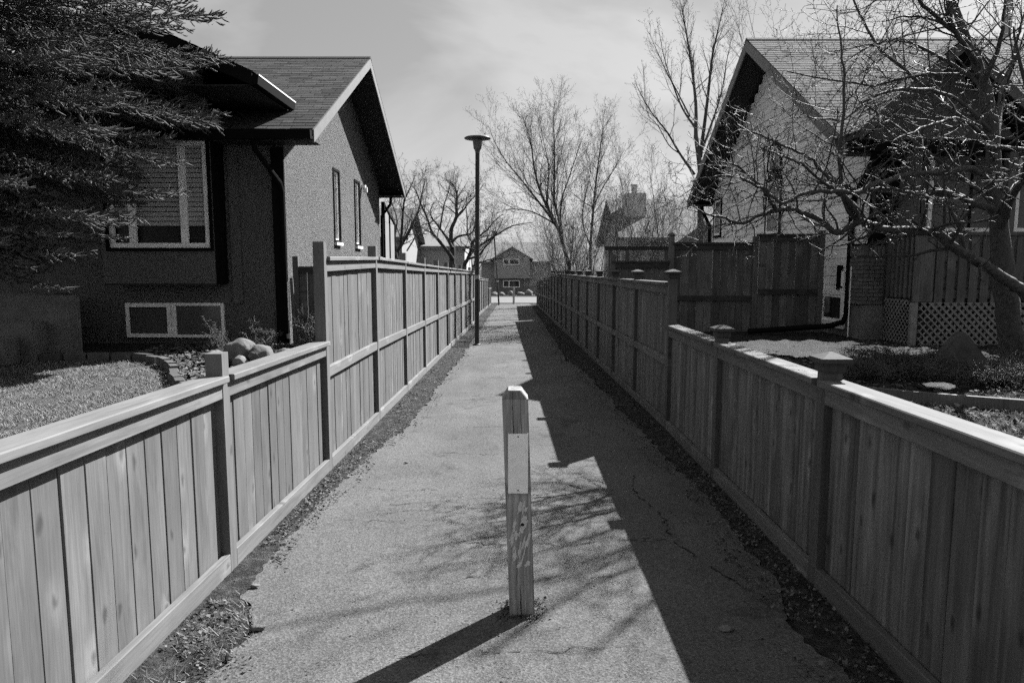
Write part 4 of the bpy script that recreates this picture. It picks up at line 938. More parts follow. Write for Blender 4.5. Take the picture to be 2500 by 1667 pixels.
laid_tree('dark spreading bare tree forking low above the tall pale fence', None, [
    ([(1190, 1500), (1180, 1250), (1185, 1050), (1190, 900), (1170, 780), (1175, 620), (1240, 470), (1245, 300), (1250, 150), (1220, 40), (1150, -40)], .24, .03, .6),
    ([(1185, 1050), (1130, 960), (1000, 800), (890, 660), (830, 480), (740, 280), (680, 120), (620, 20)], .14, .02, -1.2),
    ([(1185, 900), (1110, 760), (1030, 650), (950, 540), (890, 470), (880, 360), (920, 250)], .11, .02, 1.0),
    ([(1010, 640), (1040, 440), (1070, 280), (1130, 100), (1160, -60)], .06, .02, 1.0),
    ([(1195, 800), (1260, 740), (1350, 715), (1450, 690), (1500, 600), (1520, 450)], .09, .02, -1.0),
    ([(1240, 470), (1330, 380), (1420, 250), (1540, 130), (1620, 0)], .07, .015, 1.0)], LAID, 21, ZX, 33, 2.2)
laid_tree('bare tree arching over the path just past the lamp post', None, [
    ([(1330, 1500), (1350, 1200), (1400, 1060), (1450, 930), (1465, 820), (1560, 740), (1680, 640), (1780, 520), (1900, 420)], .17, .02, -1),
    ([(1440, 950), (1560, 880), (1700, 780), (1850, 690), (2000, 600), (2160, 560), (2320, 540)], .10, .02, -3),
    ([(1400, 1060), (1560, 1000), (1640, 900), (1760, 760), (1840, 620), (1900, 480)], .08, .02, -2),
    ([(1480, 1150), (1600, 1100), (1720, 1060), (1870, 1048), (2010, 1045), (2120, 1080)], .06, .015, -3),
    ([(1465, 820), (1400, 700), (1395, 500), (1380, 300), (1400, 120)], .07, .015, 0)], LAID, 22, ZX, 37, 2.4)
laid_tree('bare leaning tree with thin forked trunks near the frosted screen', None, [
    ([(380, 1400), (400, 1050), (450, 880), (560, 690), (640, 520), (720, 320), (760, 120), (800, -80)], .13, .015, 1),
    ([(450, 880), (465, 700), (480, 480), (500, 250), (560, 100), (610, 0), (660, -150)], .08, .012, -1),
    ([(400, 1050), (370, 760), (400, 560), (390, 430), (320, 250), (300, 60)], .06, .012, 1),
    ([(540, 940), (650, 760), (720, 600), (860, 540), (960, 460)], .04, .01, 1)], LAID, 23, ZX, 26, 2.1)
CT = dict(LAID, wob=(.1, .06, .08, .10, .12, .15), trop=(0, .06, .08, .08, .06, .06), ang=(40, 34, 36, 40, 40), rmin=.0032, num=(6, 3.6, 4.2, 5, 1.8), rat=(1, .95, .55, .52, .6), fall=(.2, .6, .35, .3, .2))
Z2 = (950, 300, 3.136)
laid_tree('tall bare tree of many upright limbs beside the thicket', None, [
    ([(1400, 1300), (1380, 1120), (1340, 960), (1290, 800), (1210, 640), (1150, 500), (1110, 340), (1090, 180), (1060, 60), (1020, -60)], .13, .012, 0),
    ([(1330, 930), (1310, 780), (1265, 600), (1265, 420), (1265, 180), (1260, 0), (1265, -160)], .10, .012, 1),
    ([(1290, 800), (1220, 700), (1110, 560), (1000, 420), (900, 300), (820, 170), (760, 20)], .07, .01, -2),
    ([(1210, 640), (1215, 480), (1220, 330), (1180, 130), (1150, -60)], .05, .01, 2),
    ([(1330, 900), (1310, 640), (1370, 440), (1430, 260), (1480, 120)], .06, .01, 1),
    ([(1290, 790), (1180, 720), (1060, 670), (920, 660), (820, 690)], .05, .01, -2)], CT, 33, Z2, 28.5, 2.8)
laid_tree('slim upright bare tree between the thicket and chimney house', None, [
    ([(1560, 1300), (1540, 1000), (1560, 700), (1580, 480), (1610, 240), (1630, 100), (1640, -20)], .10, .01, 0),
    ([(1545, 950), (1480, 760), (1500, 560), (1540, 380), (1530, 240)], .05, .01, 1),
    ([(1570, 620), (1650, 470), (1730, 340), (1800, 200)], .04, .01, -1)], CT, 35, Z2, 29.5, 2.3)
Z3 = (1150, 0, 3.336)
PT = dict(CT, rmin=.0036, num=(6, 3.4, 4.2, 4, 1.2), rat=(1, .8, .5, .5, .6), ang=(30, 28, 32, 38, 38))
laid_tree('tallest bare poplar rising behind the siding house', None, [
    ([(1870, 2100), (1870, 1600), (1860, 1330), (1830, 1100), (1830, 850), (1790, 500), (1740, 200), (1715, 50)], .20, .012, 0),
    ([(1865, 1280), (1920, 850), (1965, 450), (2010, 250), (2050, 60)], .11, .012, 1),
    ([(1820, 1420), (1700, 1250), (1600, 1080), (1480, 930), (1400, 800), (1340, 680)], .08, .01, -1),
    ([(1825, 1040), (1720, 880), (1640, 680), (1570, 460), (1530, 250)], .07, .01, 1),
    ([(1780, 950), (1680, 750), (1560, 520), (1450, 270)], .05, .01, -1),
    ([(1870, 1250), (1960, 1000), (2040, 750), (2080, 500), (2120, 320)], .07, .01, 1),
    ([(1700, 1250), (1610, 1180), (1520, 1020), (1430, 900), (1400, 520)], .04, .008, 0)], PT, 44, Z3, 27.5, 2.0, ('twig', 'far_twig'))
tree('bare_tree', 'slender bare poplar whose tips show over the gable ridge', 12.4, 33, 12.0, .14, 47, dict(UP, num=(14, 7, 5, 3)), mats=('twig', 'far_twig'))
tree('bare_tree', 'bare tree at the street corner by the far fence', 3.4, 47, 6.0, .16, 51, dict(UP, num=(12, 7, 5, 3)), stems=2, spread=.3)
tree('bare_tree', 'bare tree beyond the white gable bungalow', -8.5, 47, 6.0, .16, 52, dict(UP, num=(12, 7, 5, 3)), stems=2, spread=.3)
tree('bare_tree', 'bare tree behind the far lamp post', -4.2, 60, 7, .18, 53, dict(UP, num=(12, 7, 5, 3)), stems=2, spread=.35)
FINE = dict(SHRUB, rmin=.0034, num=(11, 7, 5), wob=(.08, .1, .14, .15))
for x, y, h, st_, lb in [(2.5, 24, 2.7, 5, 'pale leafless shrub close behind the tall capped fence'), (3.3, 27, 3.2, 6, 'pale leafless shrub in front of the upright bare tree'), (3.9, 23, 2.6, 5, 'pale leafless shrub beside the pergola'), (5.0, 25, 3.2, 6, 'fine pale leafless shrub before the chimney house'), (2.6, 31, 3.1, 5, 'leafless shrub at the end of the tall capped fence'), (6.3, 24, 2.3, 5, 'low pale leafless shrub near the corner of the siding house'), (2.9, 37, 3.4, 5, 'leafless shrub along the far shaded fence'), (2.6, 43, 3.2, 5, 'leafless shrub near the street end of the far fence')]:
    tree('bare_shrub', lb, x, y, h * 1.55, .022, int(60 + x * 10), FINE, mats=('pale_twig', 'pale_twig'), stems=st_, spread=.42, group='leafless thicket shrubs')
tree('bare_shrub', 'small pale leafless shrub under the basement window', -4.0, 9.95, .62, .008, 80, dict(SHRUB, rmin=.0028, wob=(.22, .3, .3, .3), ang=(42, 46, 50)), mats=('pale_twig', 'pale_twig'), stems=11, spread=1.0)
tree('bare_shrub', 'small dry shrub beside the dark plank gate', -3.05, 10.4, .6, .006, 81, dict(SHRUB, rmin=.0025), mats=('pale_twig', 'pale_twig'), stems=9, spread=.5)

# ------------------------------------------------------------------ fruit tree in the right garden: main limbs laid out one by one
def limb_px(L_):   # limbs were measured as (across, up) slopes from the eye at a set distance; turned into metres here
    return np.array([ray_pt(px, py, d) for px, py, d in L_])
AP = thing('apple_tree', 'gnarled leafless fruit tree with low sweeping limbs by the deck', 'tree', (6.2, 8.5, .4)); AB = Bare(91)
AST = dict(seg=(9, 8, 6, 4, 3), wob=(.08, .13, .15, .18, .22), trop=(.02, .045, .05, .05, .03), num=(10, 6.0, 7.0, 5), per_m=(1, 2), t0=(.3, .1, .08, .1), ang=(55, 58, 58, 55), rat=(.6, .42, .42, .34), fall=(.4, .35, .35, .2), rr=(.5, .42, .5, .6), rmin=.0032, tip=.4, angv=18)
limbs = [  # (points, start radius, end radius, kind)
    ([(2478, 905, 8.5), (2462, 790, 8.5), (2450, 680, 8.5), (2440, 560, 8.5), (2425, 450, 8.5), (2425, 330, 8.5), (2405, 210, 8.6), (2365, 110, 8.7), (2322, 0, 8.8), (2290, -120, 8.9), (2250, -300, 9.0)], .16, .012, 0),
    ([(2540, 905, 8.2), (2532, 800, 8.2), (2500, 714, 8.15), (2453, 680, 8.1), (2396, 645, 8.0), (2327, 603, 7.9), (2285, 566, 7.85), (2235, 560, 7.8), (2174, 561, 7.7), (2132, 551, 7.65), (2105, 540, 7.6), (2080, 545, 7.6), (2040, 566, 7.5), (1983, 534, 7.4), (1925, 515, 7.3), (1883, 517, 7.2), (1849, 528, 7.1), (1799, 546, 7.0), (1753, 528, 6.9), (1719, 523, 6.8), (1680, 500, 6.7)], .078, .008, 1),
    ([(2440, 520, 8.5), (2395, 501, 8.3), (2362, 496, 8.2), (2346, 483, 8.1), (2284, 472, 8.0), (2221, 476, 7.9), (2160, 464, 7.8), (2107, 471, 7.7), (2062, 460, 7.6), (2038, 451, 7.55), (1990, 400, 7.5), (1940, 372, 7.4), (1880, 345, 7.3), (1820, 322, 7.2), (1785, 330, 7.1)], .048, .006, 1),
    ([(2430, 450, 8.5), (2395, 425, 8.2), (2360, 412, 8.0), (2300, 425, 7.7), (2240, 425, 7.5), (2150, 447, 7.2), (2080, 476, 7.0), (2040, 470, 6.9), (1960, 477, 6.8), (1905, 500, 6.7), (1870, 470, 6.6), (1830, 450, 6.5), (1780, 437, 6.4), (1735, 440, 6.3), (1690, 455, 6.2)], .042, .006, 1),
    ([(2425, 330, 8.5), (2360, 260, 8.4), (2270, 220, 8.2), (2180, 222, 8.0), (2110, 250, 7.9), (2060, 292, 7.8), (1990, 285, 7.7), (1930, 290, 7.6)], .030, .005, 1),
    ([(2410, 220, 8.6), (2300, 140, 8.8), (2200, 98, 9.0), (2120, 112, 9.2), (2060, 150, 9.3)], .026, .005, 1),
    ([(2105, 540, 7.6), (2062, 500, 7.5), (2052, 400, 7.4), (2057, 300, 7.4), (2060, 200, 7.4), (2048, 90, 7.5), (2040, 20, 7.6)], .03, .006, 1),
    ([(2105, 540, 7.6), (2070, 490, 7.4), (2040, 460, 7.3), (2010, 440, 7.2), (1960, 395, 7.1), (1910, 372, 7.0), (1860, 352, 6.9)], .03, .006, 1),
    ([(1895, 515, 7.2), (1870, 470, 7.0), (1830, 425, 6.9), (1790, 396, 6.8), (1740, 392, 6.7)], .026, .006, 1),
    ([(2440, 560, 8.5), (2470, 480, 8.0), (2510, 400, 7.5), (2530, 300, 7.2), (2500, 180, 7.0), (2480, 60, 6.9)], .05, .01, 1),
    ([(2430, 400, 8.5), (2400, 330, 7.9), (2340, 290, 7.4), (2280, 300, 6.9), (2210, 330, 6.5), (2150, 345, 6.2)], .028, .005, 1),
    ([(2425, 350, 8.5), (2440, 250, 9.0), (2470, 150, 9.4), (2500, 30, 9.8)], .06, .01, 1),
    ([(2365, 110, 8.7), (2300, 60, 8.4), (2220, 40, 8.1), (2150, 55, 7.9)], .022, .007, 1),
    ([(2400, 200, 8.6), (2440, 100, 8.3), (2450, 0, 8.1)], .04, .01, 1),
]
for pts, r0, r1, kd in limbs:
    P = smooth(limb_px(pts)); n = len(P); P[2:] += np.cumsum(AB.r.normal(0, .006, (n - 2, 3)), axis=0) * .5 + AB.r.normal(0, .006, (n - 2, 3)); rad = r0 + (r1 - r0) * np.linspace(0, 1, n) ** .8; rad *= 1 + AB.r.normal(0, .05, n)
    ln = float(np.linalg.norm(np.diff(P, axis=0), axis=1).sum())
    if kd == 0: AB.lv.setdefault(0, []).append((P, rad)); AB.spawn(P, rad * .55, 2.2, 1, AST, .55, ln * .5)
    else: AB.spawn(P, rad, 2.2, 1, AST, .2, ln)
for k in range(9):
    t = AB.r.uniform(.28, .95); q = smooth(limb_px(limbs[0][0])); q = q[int(t * (len(q) - 1))]; az = math.pi + AB.r.uniform(-1.25, 1.25)
    AB.branch(q, (math.cos(az), math.sin(az), AB.r.uniform(-.05, .75)), AB.r.uniform(2.0, 3.3), AB.r.uniform(.018, .034), 1, dict(AST, num=(10, 5.0, 5.5, 4)))
AB.build(AP, MAT['apple_bark'], MAT['apple_twig'], 2, (12, 10, 6, 4, 3))
# clumps of old rough bark on the lower trunk are bumps of the bark itself

# ------------------------------------------------------------------ spruces
def needles(segs, per_m, ln, wd, seed, cone=55):
    """segs: (n,2,3) twig pieces; needles stand round each as thin triangles"""
    r_ = np.random.default_rng(seed); S_ = np.asarray(segs); D = S_[:, 1] - S_[:, 0]; Ls = np.linalg.norm(D, axis=1)
    cnt = np.maximum(2, (Ls * per_m).astype(int)); idx = np.repeat(np.arange(len(S_)), cnt); n = len(idx)
    t = r_.random(n); P = S_[idx, 0] + D[idx] * t[:, None]; ax = D[idx] / (Ls[idx][:, None] + 1e-9)
    ref = np.where(np.abs(ax[:, 2:3]) > .9, np.array([[1., 0, 0]]), np.array([[0, 0, 1.]])); u = np.cross(ax, ref); u /= np.linalg.norm(u, axis=1, keepdims=True); v = np.cross(ax, u)
    ph = r_.random(n) * 2 * np.pi; side = u * np.cos(ph)[:, None] + v * np.sin(ph)[:, None]; a = np.radians(cone + r_.normal(0, 10, n))[:, None]
    d = ax * np.cos(a) + side * np.sin(a); d[:, 2] += .18; d /= np.linalg.norm(d, axis=1, keepdims=True)
    l_ = ln * r_.uniform(.7, 1.15, n)[:, None]; q = np.cross(d, ax); q /= np.linalg.norm(q, axis=1, keepdims=True) + 1e-9
    V_ = np.stack([P - q * wd / 2, P + q * wd / 2, P + d * l_], axis=1).reshape(-1, 3); F_ = np.arange(3 * n).reshape(-1, 3)
    return V_, F_
def spruce(label, x, y, H, tab, seed, zmax_fine, sector=None, per_m=98):
    z0 = ground_z(x, y); o = thing('spruce_tree', label, 'tree', (x, y, z0)); r_ = np.random.default_rng(seed)
    wood_, twigs, coarse, body, cores = [], [], [], [], []
    z = tab[0][0]
    while z < H + z0 - .3:
        L0 = interp(tab, z); nb = 8 if z < zmax_fine else 5
        a0 = r_.uniform(0, 6.28)
        for k in range(nb):
            az = a0 + 2 * math.pi * k / nb + r_.normal(0, .15); ln = L0 * r_.uniform(.7, .98)
            fine = z < zmax_fine and (sector is None or math.cos(az - sector) > -.25)
            n = 9; P = [np.array([x, y, z + r_.normal(0, .06)])]; up0 = r_.uniform(.0, .16)
            for i in range(n):
                t = (i + 1) / n; sl = up0 - .34 * math.sin(min(1, t * 1.25) * math.pi * .62) + .55 * max(0, t - .62)
                d = np.array([math.cos(az), math.sin(az), sl]); P.append(P[-1] + d * ln / n + r_.normal(0, .012, 3))
            P = np.array(P); wood_.append((P, .022 * (ln / 3) * (1 - .85 * np.linspace(0, 1, n + 1)) + .003))
            lat = np.array([-math.sin(az), math.cos(az), 0]); m = int(ln / (.06 if fine else .2))
            tgt = twigs if fine else coarse
            for j in range(m):
                t = .12 + .88 * (j + r_.random()) / m; i = min(n - 1, int(t * n)); f = t * n - i; q = P[i] * (1 - f) + P[i + 1] * f; ax = unit(P[i + 1] - P[i])
                sd = 1 if j % 2 else -1; l2 = (.20 + .60 * (1 - t) ** .6 * min(1, t * 3)) * min(1, ln / 2.6) * r_.uniform(.65, 1.15)
                dd = unit(ax * .75 + lat * sd * .75 + np.array([0, 0, r_.normal(-.10, .12)])); e = q + dd * l2 * .55; e2 = e + unit(dd + np.array([0, 0, -.18 + .25 * t])) * l2 * .45
                tgt += [(q, e), (e, e2)]
                if fine: body += [(q, e), (e, e2)]
                if fine:
                    for h_ in range(max(1, int(l2 / .06))):
                        u = (h_ + r_.random()) * .06 / l2
                        if u > 1: continue
                        b_ = q + (e2 - q) * u; l3 = (.075 + .10 * (1 - u)) * r_.uniform(.75, 1.25)
                        d3 = unit(dd * .9 + ax * .4 * r_.uniform(-.2, 1.2) + lat * r_.choice([-1, 1]) * .55 + np.array([0, 0, r_.normal(.12, .38)])); c1 = b_ + d3 * l3 * .55; c2 = c1 + unit(d3 + np.array([0, 0, .25])) * l3 * .45
                        twigs += [(b_, c1), (c1, c2)]; cores.append((np.array([b_, c1, c2]), np.array([.006, .0105, .004])))
            tgt.append((P[-2], P[-1])); tgt.append((P[-3], P[-2]))
        z += .165 if z < zmax_fine else .5
    V1, F1 = tube_np([(np.array([(x, y, z0 - .2), (x, y, z0 + H * .5), (x, y, z0 + H)]), np.array([.02 * H, .012 * H, .015]))], 10); V_, F_ = tube_np(wood_, 5); part('trunk', np_mesh('trunk', np.concatenate([V1, V_]), np.concatenate([F1, F_ + len(V1)])), MAT['bark'], o, True)
    Vs, Fs = [], []
    b = 0
    for sg, pm, l_, w_ in ((twigs, per_m, .021, .0048), (body, 14, .05, .011), (coarse, 60, .06, .012)):
        if sg:
            V_, F_ = needles(sg, pm, l_, w_, seed); Vs.append(V_); Fs.append(F_ + b); b += len(V_)
    part('crown', np_mesh('crown', np.concatenate(Vs), np.concatenate(Fs)), MAT['needle'], o)
    if cores:
        V_, F_ = tube_np(cores, 4); part('needled_twigs', np_mesh('needled_twigs', V_, F_), MAT['needle'], o, True)
    return o
spruce('big dark spruce with layered drooping boughs in front of the stucco house', -6.7, 8.2, 11.5, [(1.62, 1.3), (2.0, 1.6), (2.4, 2.05), (2.8, 2.55), (3.2, 2.85), (4.0, 3.1), (4.6, 3.35), (5.4, 3.3), (7, 2.5), (11.8, .2)], 3, 5.6, -.35)
spruce('dark spruce beyond the porch gable', 13.2, 16.6, 9.5, [(1.2, 2.2), (4, 1.7), (7, 1.0), (10, .2)], 4, 0)

# ------------------------------------------------------------------ garden things
def rock(label, x, y, sx, sy, sz, seed, mat='rock', group=None, sink=.25, point=0, name='boulder', rot=0, facet=False):
    r_ = random.Random(seed); z = ground_z(x, y); import bmesh
    bm = bmesh.new(); bmesh.ops.create_icosphere(bm, subdivisions=2 if facet else 3, radius=1)
    off = Vector((r_.uniform(0, 50), r_.uniform(0, 50), r_.uniform(0, 50)))
    for v in bm.verts:
        n = v.co.normalized(); d = 1 + .34 * mn.noise(n * 1.1 + off) + .2 * mn.noise(n * 2.7 + off) + .09 * mn.noise(n * 6 + off)
        c = n * d
        if point: c.x *= 1 - point * max(0, c.z) * .75; c.y *= 1 - point * max(0, c.z) * .5
        v.co = Matrix.Rotation(rot, 3, 'Z') @ Vector((c.x * sx, c.y * sy, c.z * sz))
    me = bpy.data.meshes.new('boulder'); bm.to_mesh(me); bm.free(); me.materials.append(MAT[mat])
    o = bpy.data.objects.new(name, me); C.objects.link(o); o.location = (x, y, z + sz * (1 - sink) * .8)
    me.polygons.foreach_set('use_smooth', [not facet] * len(me.polygons))
    return tag(o, label, 'rock', group)
rock('largest rounded pale boulder in the heap on the bark bed', -3.72, 9.25, .22, .21, .19, 1, sink=.1)
rock('rounded boulder with a shaded face against the largest boulder', -3.42, 9.15, .17, .17, .15, 5, sink=.15)
rock('low pale boulder at the bark side of the heap', -4.0, 9.12, .14, .14, .12, 8, sink=.2)
rock('small pale stone wedged at the foot of the heap', -3.62, 8.95, .10, .09, .09, 11, sink=.2)
rock('small rounded stone behind the heap near the gate', -3.15, 9.4, .14, .12, .10, 14, sink=.2)
import bmesh
bm = bmesh.new()
for v in [(-.27, -.12, -.12), (.30, -.15, -.12), (.27, .14, -.12), (-.24, .15, -.12), (-.30, -.08, .14), (.24, -.14, .10), (.26, .10, .12), (-.22, .12, .16), (-.10, -.06, .36), (.02, -.05, .42), (-.03, .05, .44), (.10, -.02, .34), (-.2, 0, .26), (.19, 0, .22)]: bm.verts.new((v[0], v[1], v[2]))
bmesh.ops.convex_hull(bm, input=bm.verts[:]); bmesh.ops.bevel(bm, geom=bm.edges[:], offset=.012, segments=2, affect='EDGES', clamp_overlap=True)
me = bpy.data.meshes.new('boulder'); bm.to_mesh(me); bm.free(); me.materials.append(MAT['rock_dark'])
o = bpy.data.objects.new('boulder', me); C.objects.link(o); o.location = (5.17, 7.85, ground_z(5.17, 7.85) + .05); tag(o, 'tall pointed dark boulder standing among the junipers', 'rock')
rock('flat white stone lying on the soil before the junipers', 4.42, 7.0, .14, .11, .035, 27, 'white', sink=.3, name='stone')
# bark bed and its block edging
bed_edge = [(-8.6, 9.0), (-7.4, 9.25), (-6.3, 9.45), (-5.3, 9.45), (-4.75, 9.1), (-4.35, 8.6), (-4.05, 8.05), (-3.75, 7.6), (-3.4, 7.3)]
be = smooth(np.array([(a, b, 0) for a, b in bed_edge], float), 5)
V = []; F = []
for p in be:
    for t in range(5):
        yy = p[1] + (11.28 - p[1]) * t / 4; xx = p[0] + (0 if t < 1 else (.25 * t / 4 if p[0] > -4.5 else 0)); V.append((xx, yy, ground_z(xx, yy) + .008))
F = [(i * 5 + t, (i + 1) * 5 + t, (i + 1) * 5 + t + 1, i * 5 + t + 1) for i in range(len(be) - 1) for t in range(4)]
tag(struct('bark_bed', np_mesh('bark_bed', V, F), MAT['ground'], True), 'planting bed of bark mulch before the stucco house', None)
k = 0; acc = 0.0; last = be[0]; 
fine_be = smooth(be, 6)
for p, pn in zip(fine_be, fine_be[1:]):
    acc += float(np.linalg.norm(pn - p))
    if acc > .30:
        acc = 0; d = pn - p; a = math.atan2(d[1], d[0]); z = ground_z(p[0], p[1])
        me = BOARDS.get('edge')
        if me is None: me = MB().cbox(-.06, .06, -.14, .14, -.08, .10, .015).mesh('edging_block'); me.materials.append(MAT['edging']); BOARDS['edge'] = me
        q = bpy.data.objects.new('edging_block', me); C.objects.link(q); q.location = (p[0], p[1], z + random.uniform(-.012, .012)); q.rotation_euler = (random.gauss(0, .03), random.gauss(0, .03), a - math.pi / 2 + random.gauss(0, .05))
        tag(q, 'grey concrete edging block bordering the bark bed', 'edging', 'edging blocks round the bark bed')
def inside_bed(x, y):
    yb = np.interp(x, be[:, 0], be[:, 1]); return yb + .08 < y < 11.2
def scatter_flakes(n, fn, size, seed, flat=.35, asp=(.35, .9), lift=.012, curl=.25):
    r_ = random.Random(seed); V_, F_ = [], []
    c = 0
    while c < n:
        x, y = fn(r_)
        if x is None: continue
        c += 1; s_ = size * r_.uniform(.5, 1.4); a = r_.uniform(0, 6.28); t = Vector((r_.gauss(0, flat), r_.gauss(0, flat), 1)).normalized()
        u = Vector((math.cos(a), math.sin(a), 0)); u = (u - t * u.dot(t)).normalized(); v = t.cross(u); w_ = s_ * r_.uniform(*asp)
        P = Vector((x, y, fn.z(x, y) + lift + r_.uniform(0, lift))); b = len(V_); cu = t * s_ * curl * r_.uniform(-.2, 1)
        for q in (P - u * s_ / 2 + cu, P - v * w_ / 2, P + u * s_ / 2 + cu * .6, P + v * w_ / 2): V_.append(tuple(q))
        F_.append((b, b + 1, b + 2, b + 3))
    return np_mesh('flakes', V_, F_)
def f_bed(r_):
    x, y = r_.uniform(-5.6, -2.4), r_.uniform(7.2, 11.1); return (x, y) if inside_bed(x, y) else (None, None)
f_bed.z = ground_z
tag(link('bark_mulch', scatter_flakes(7000, f_bed, .075, 2, .4), MAT['chip']), 'loose bark chips covering the planting bed', 'mulch', kind='stuff')
# concrete steps
pw = thing('concrete_steps', 'grey concrete landing and steps in the shade of the spruce', 'steps', (-7.4, 9.6, .2))
part('side_wall', MB().cbox(-8.9, -6.27, 9.6, 9.85, .1, 1.19, .012), MAT['concrete'], pw); part('landing', MB().cbox(-8.9, -7.4, 9.852, 11.28, .1, 1.17, .012), MAT['concrete'], pw)
for k, (xr, zt, ya) in enumerate([(-6.60, .83, 9.3), (-6.78, .64, 9.0), (-6.96, .45, 8.7)]): part('step', MB().cbox(-8.9, xr, ya, ya + .299, .0, zt, .012), MAT['concrete'], pw)
# stake by the gate
st_ = thing('wooden_stake', 'weathered peeling stake leaning at the corner of the stucco house', 'stake', (-3.45, 10.7, .25)); part('shaft', MB().tube([(-3.44, 10.7, .1), (-3.46, 10.72, .8), (-3.49, 10.75, 1.42)], [.035, .03, .028], 6), MAT['old_board'], st_)
part('pale_strip', MB().box(-3.535, -3.515, 10.69, 10.73, .75, 1.36), MAT['white'], st_)

# dry grass blades
def blades(n, fn, h, wd, seed, lean=.8):
    r_ = np.random.default_rng(seed); rr = random.Random(seed); pts = []
    while len(pts) < n:
        x, y = fn(rr)
        if x is not None: pts.append((x, y, fn.z(x, y)))
    P = np.array(pts); a = r_.random(n) * 2 * np.pi; d = np.stack([np.cos(a), np.sin(a), np.zeros(n)], 1); q = np.stack([-np.sin(a), np.cos(a), np.zeros(n)], 1)
    hh = h * r_.uniform(.4, 1.3, n)[:, None]; tip = P + d * hh * lean * r_.uniform(.3, 1.3, n)[:, None] + np.array([0, 0, 1.0]) * hh * r_.uniform(.25, .9, n)[:, None]
    V_ = np.stack([P - q * wd / 2, P + q * wd / 2, tip], 1).reshape(-1, 3); return np_mesh('blades', V_, np.arange(3 * n).reshape(-1, 3))
def f_lawn(r_):
    y = 2.0 + 8.5 * r_.random() ** 1.0; x = -1.7 - 6.8 * r_.random()
    if x < -.80 * y - .6: return (None, None)
    if mn.noise((x * 2.2, y * 2.2, 4)) + .6 * mn.noise((x * 6, y * 6, 9)) < -.28: return (None, None)
    return (x, y) if y < np.interp(x, be[:, 0], be[:, 1]) - .05 else (None, None)
f_lawn.z = lambda x, y: ground_z(x, y) - .005
V = [(x, y, ground_z(x, y) - .004) for y in gy if -8 < y < 9.7 for x in gx if -12 <= x <= -1.7]; nxx = len([x for x in gx if -12 <= x <= -1.7])
nyy = len(V) // nxx; tag(struct('lawn', np_mesh('lawn', V, [(j * nxx + i, j * nxx + i + 1, (j + 1) * nxx + i + 1, (j + 1) * nxx + i) for j in range(nyy - 1) for i in range(nxx - 1)]), MAT['lawn_soil'], True), 'dry winter lawn in front of the stucco house', None)
tag(link('dry_grass', blades(60000, f_lawn, .045, .006, 5, 1.1), MAT['grass']), 'dead straw coloured grass matted over the lawn', 'grass', kind='stuff')

# leaf litter and dead grass along both fences
def f_left(r_):
    y = 1.6 + 28 * r_.random() ** 1.7; w_ = edge_l(y) + 1.52; x = -1.52 + (w_ + .15) * r_.random() ** 1.3; return (x, y) if mn.noise((x * 3, y * 1.6, 2)) > -.12 else (None, None)
f_left.z = lambda x, y: path_z(y) + .012
def f_right(r_):
    y = 1.2 + 28 * r_.random() ** 1.7; w_ = 1.6 - edge_r(y); x = 1.6 - (w_ + .2) * r_.random() ** 1.25; return (x, y) if mn.noise((x * 3, y * 1.6, 8)) > -.15 else (None, None)
f_right.z = f_left.z
tag(link('leaf_litter', scatter_flakes(7000, f_left, .020, 8, .55), MAT['leaf']), 'dead leaves and crumbs of soil along the sunlit fence', 'leaf litter', kind='stuff')
tag(link('leaf_litter', scatter_flakes(7500, f_right, .022, 9, .55), MAT['leaf']), 'dead leaves and crumbs of soil along the shaded fence', 'leaf litter', kind='stuff')
def f_tuft(r_):
    y = r_.choice([2.55, 2.75, 3.0, 3.15, 5.5, 6.6, 2.9]) + r_.gauss(0, .12); w_ = edge_l(y) + 1.52; return (-1.50 + max(.03, w_) * r_.random(), y)
f_tuft.z = lambda x, y: path_z(y) + .008
tag(link('dry_grass', blades(550, f_tuft, .055, .004, 15, 1.0), MAT['grass']), 'wisps of dead grass at the foot of the sunlit fence', 'grass', kind='stuff')
def f_path(r_):
    y = 1.8 + 18 * r_.random() ** 1.5; return (r_.uniform(-1.25, 1.2), y)
f_path.z = lambda x, y: path_z(y) + .014
tag(link('grit', scatter_flakes(1100, f_path, .010, 19, .5, (.6, 1), .003), MAT['leaf']), 'scattered grit and leaf crumbs on the asphalt', 'grit', kind='stuff')
for i, (x, y, s_) in enumerate([(-1.18, 2.98, .038), (-1.36, 3.42, .025), (-.95, 5.9, .02), (-1.36, 5.45, .02), (.98, 2.98, .035)]):
    o = rock('pale pebble lying at the path edge', x, y, s_, s_ * .6, s_ * .35, 40 + i, 'rock', 'pale pebbles at the path edge', .2, name='pebble'); o.location.z = path_z(y) + .022

# ------------------------------------------------------------------ right garden: snow, junipers, timber edging
def f_r(r_): return (None, None)
def patch(name, label, cx, cy, rx, ry, seed, mat, h=.05, kind='stuff', cat='snow'):
    n, m = 90, 12; V_, F_ = [], []
    for j in range(m):
        for i in range(n):
            a = 2 * math.pi * i / n; q = 1 + .5 * mn.noise((math.cos(a) * 1.6 + seed, math.sin(a) * 1.6, seed)) + .4 * mn.noise((math.cos(a) * 4 + seed, math.sin(a) * 4, seed)) + .2 * mn.noise((math.cos(a) * 11 + seed, math.sin(a) * 11, seed)); t = j / (m - 1)
            x, y = cx + rx * q * t * math.cos(a), cy + ry * q * t * math.sin(a)
            V_.append((x, y, ground_z(x, y) - .012 + h * (1 - t ** 4) * (.75 + 1.3 * mn.noise((x * 3.2, y * 3.2, seed)) + .6 * mn.noise((x * 9, y * 9, seed)))))
    F_ = [(j * n + i, j * n + (i + 1) % n, (j + 1) * n + (i + 1) % n, (j + 1) * n + i) for j in range(m - 1) for i in range(n)]
    o = link(name, np_mesh(name, V_, F_), MAT[mat], None, True); return tag(o, label, cat, kind=kind)
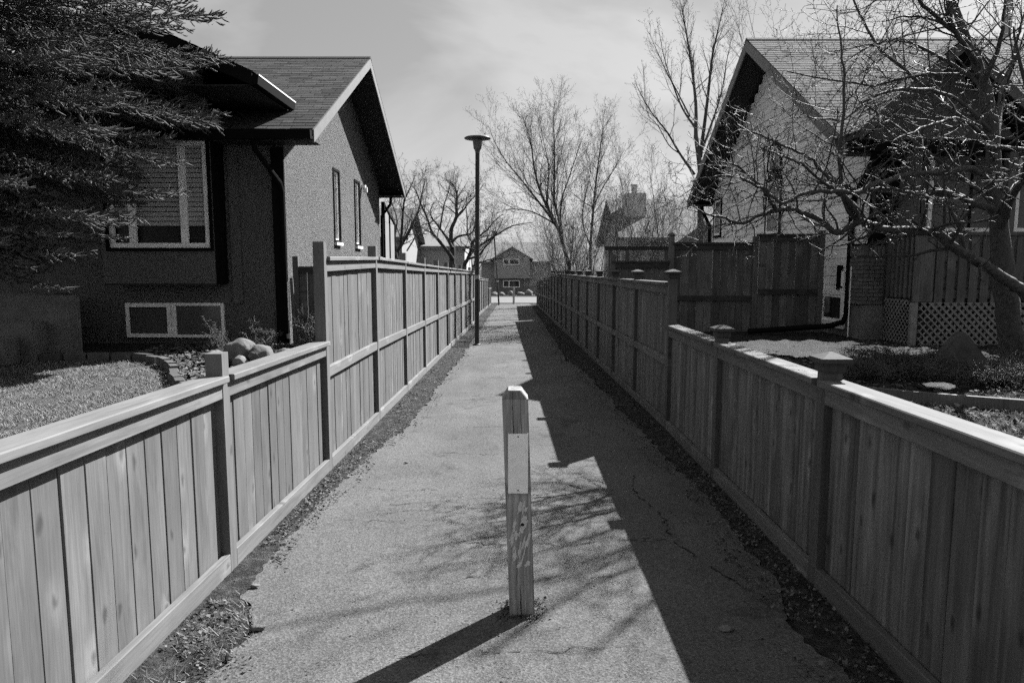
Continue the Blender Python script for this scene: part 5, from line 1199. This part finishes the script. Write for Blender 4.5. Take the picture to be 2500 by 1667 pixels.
patch('snow_patch', 'broad patch of old snow before the dark gate panel', 4.05, 9.9, 1.15, .85, 3, 'snow')
patch('snow_patch', 'thin tongue of old snow reaching the lattice skirt', 5.3, 9.55, .75, .33, 6, 'snow')
patch('snow_patch', 'small drift of snow at the foot of the fruit tree', 6.3, 8.9, .5, .35, 9, 'snow')
te = thing('timber_edging', 'weathered timber edging strip curving across the garden', 'edging', (4.3, 6.2, .3))
P = smooth(np.array([(3.2, 6.9, 0), (3.7, 6.55, 0), (4.2, 6.3, 0), (4.8, 6.05, 0), (5.6, 5.8, 0)], float), 5)
mb = MB()
for a, b in zip(P, P[1:]):
    def sec(p): z_ = ground_z(p[0], p[1]); return [(p[0], p[1] - .03, z_ - .05), (p[0], p[1] + .03, z_ - .05), (p[0], p[1] + .03, z_ + .075), (p[0], p[1] - .03, z_ + .075)]
    mb.prism(sec(a), sec(b))
part('strip', mb, MAT['old_board'], te)
def juniper(label, x, y, rx, ry, h, seed):
    z = ground_z(x, y); o = thing('juniper_shrub', label, 'shrub', (x, y, z), 'low junipers round the dark boulder'); r_ = np.random.default_rng(seed); wood_, tw = [], []
    for k in range(46):
        az = r_.uniform(0, 6.28); ln = r_.uniform(.55, 1.05); n = 6; P = [np.array([x, y, z + .03])]; e = r_.uniform(.1, .55)
        for i in range(n):
            t = i / n; P.append(P[-1] + np.array([math.cos(az) * rx, math.sin(az) * ry, h * (e * 2.0 * (1 - t) - .15)]) * ln / n + r_.normal(0, .015, 3)); P[-1][2] = max(P[-1][2], z + .02)
        P = np.array(P); wood_.append((P, np.linspace(.008, .002, n + 1)))
        for j in range(20):
            t = r_.uniform(.25, 1); i = min(n - 1, int(t * n)); q = P[i] + (P[i + 1] - P[i]) * (t * n - i); d = unit(unit(P[i + 1] - P[i]) * .8 + r_.normal(0, .5, 3) + np.array([0, 0, .25])); l_ = r_.uniform(.06, .16); tw.append((q, q + d * l_))
            for _ in range(2):
                b_ = q + d * l_ * r_.random(); d2 = unit(d + r_.normal(0, .6, 3)); tw.append((b_, b_ + d2 * l_ * .5))
    V_, F_ = tube_np(wood_, 3); part('stems', np_mesh('stems', V_, F_), MAT['bark'], o); V_, F_ = needles(tw, 190, .014, .005, seed, 40); part('foliage', np_mesh('foliage', V_, F_), MAT['juniper'], o)
for i, (x, y, rx, ry, h, lb) in enumerate([(4.75, 8.2, .85, .55, .38, 'spreading juniper beside the pointed boulder toward the snow'), (5.95, 7.9, .6, .5, .34, 'bushy juniper between the pointed boulder and fruit tree'), (5.15, 7.25, .6, .4, .24, 'low juniper sprawling below the pointed boulder'), (5.75, 7.1, .6, .5, .3, 'juniper sprig mound next to the timber edging'), (4.2, 7.6, .6, .45, .22, 'thin dark juniper nearest the low capped fence')]): juniper(lb, x, y, rx, ry, h, 200 + i)
def f_rg(r_):
    y = 3.5 + 7 * r_.random(); x = 1.85 + 5.5 * r_.random(); return (x, y) if x < .82 * y + .6 else (None, None)
f_rg.z = lambda x, y: ground_z(x, y) - .028
tag(link('garden_litter', scatter_flakes(5000, f_rg, .05, 29, .5), MAT['leaf']), 'dead leaves and clippings strewn over the shaded garden', 'leaf litter', kind='stuff')
def f_rg2(r_):
    y = 3.0 + 3.6 * r_.random(); x = 1.85 + 3.6 * r_.random(); return (x, y) if x < .82 * y + .5 else (None, None)
f_rg2.z = f_rg.z
tag(link('dry_grass', blades(14000, f_rg2, .05, .006, 35, 1.1), MAT['grass']), 'dead matted turf between the low capped fence and the edging', 'grass', kind='stuff')
# bed of low plants across the street
for i in range(9):
    x = -4 + i * .95 + random.uniform(-.2, .2); rock('rounded stone in the row across the street', x, 69.5 + random.uniform(-.4, .4), random.uniform(.25, .5), .4, random.uniform(.2, .42), 300 + i, 'rock', 'stones in the bed across the street', .3)

def f_foot(r_):
    a = r_.uniform(0, 6.28); q = .062 + abs(r_.gauss(0, .03)); k_ = max(abs(math.cos(a)), abs(math.sin(a))); return (.042 + q * math.cos(a) / k_, 3.17 + q * math.sin(a) / k_)
f_foot.z = lambda x, y: path_z(y) + .013
tag(link('soil_crumbs', scatter_flakes(420, f_foot, .014, 77, .6, (.5, 1), .005), MAT['leaf']), 'crumbs of dark soil gathered round the foot of the bollard', 'soil', kind='stuff')
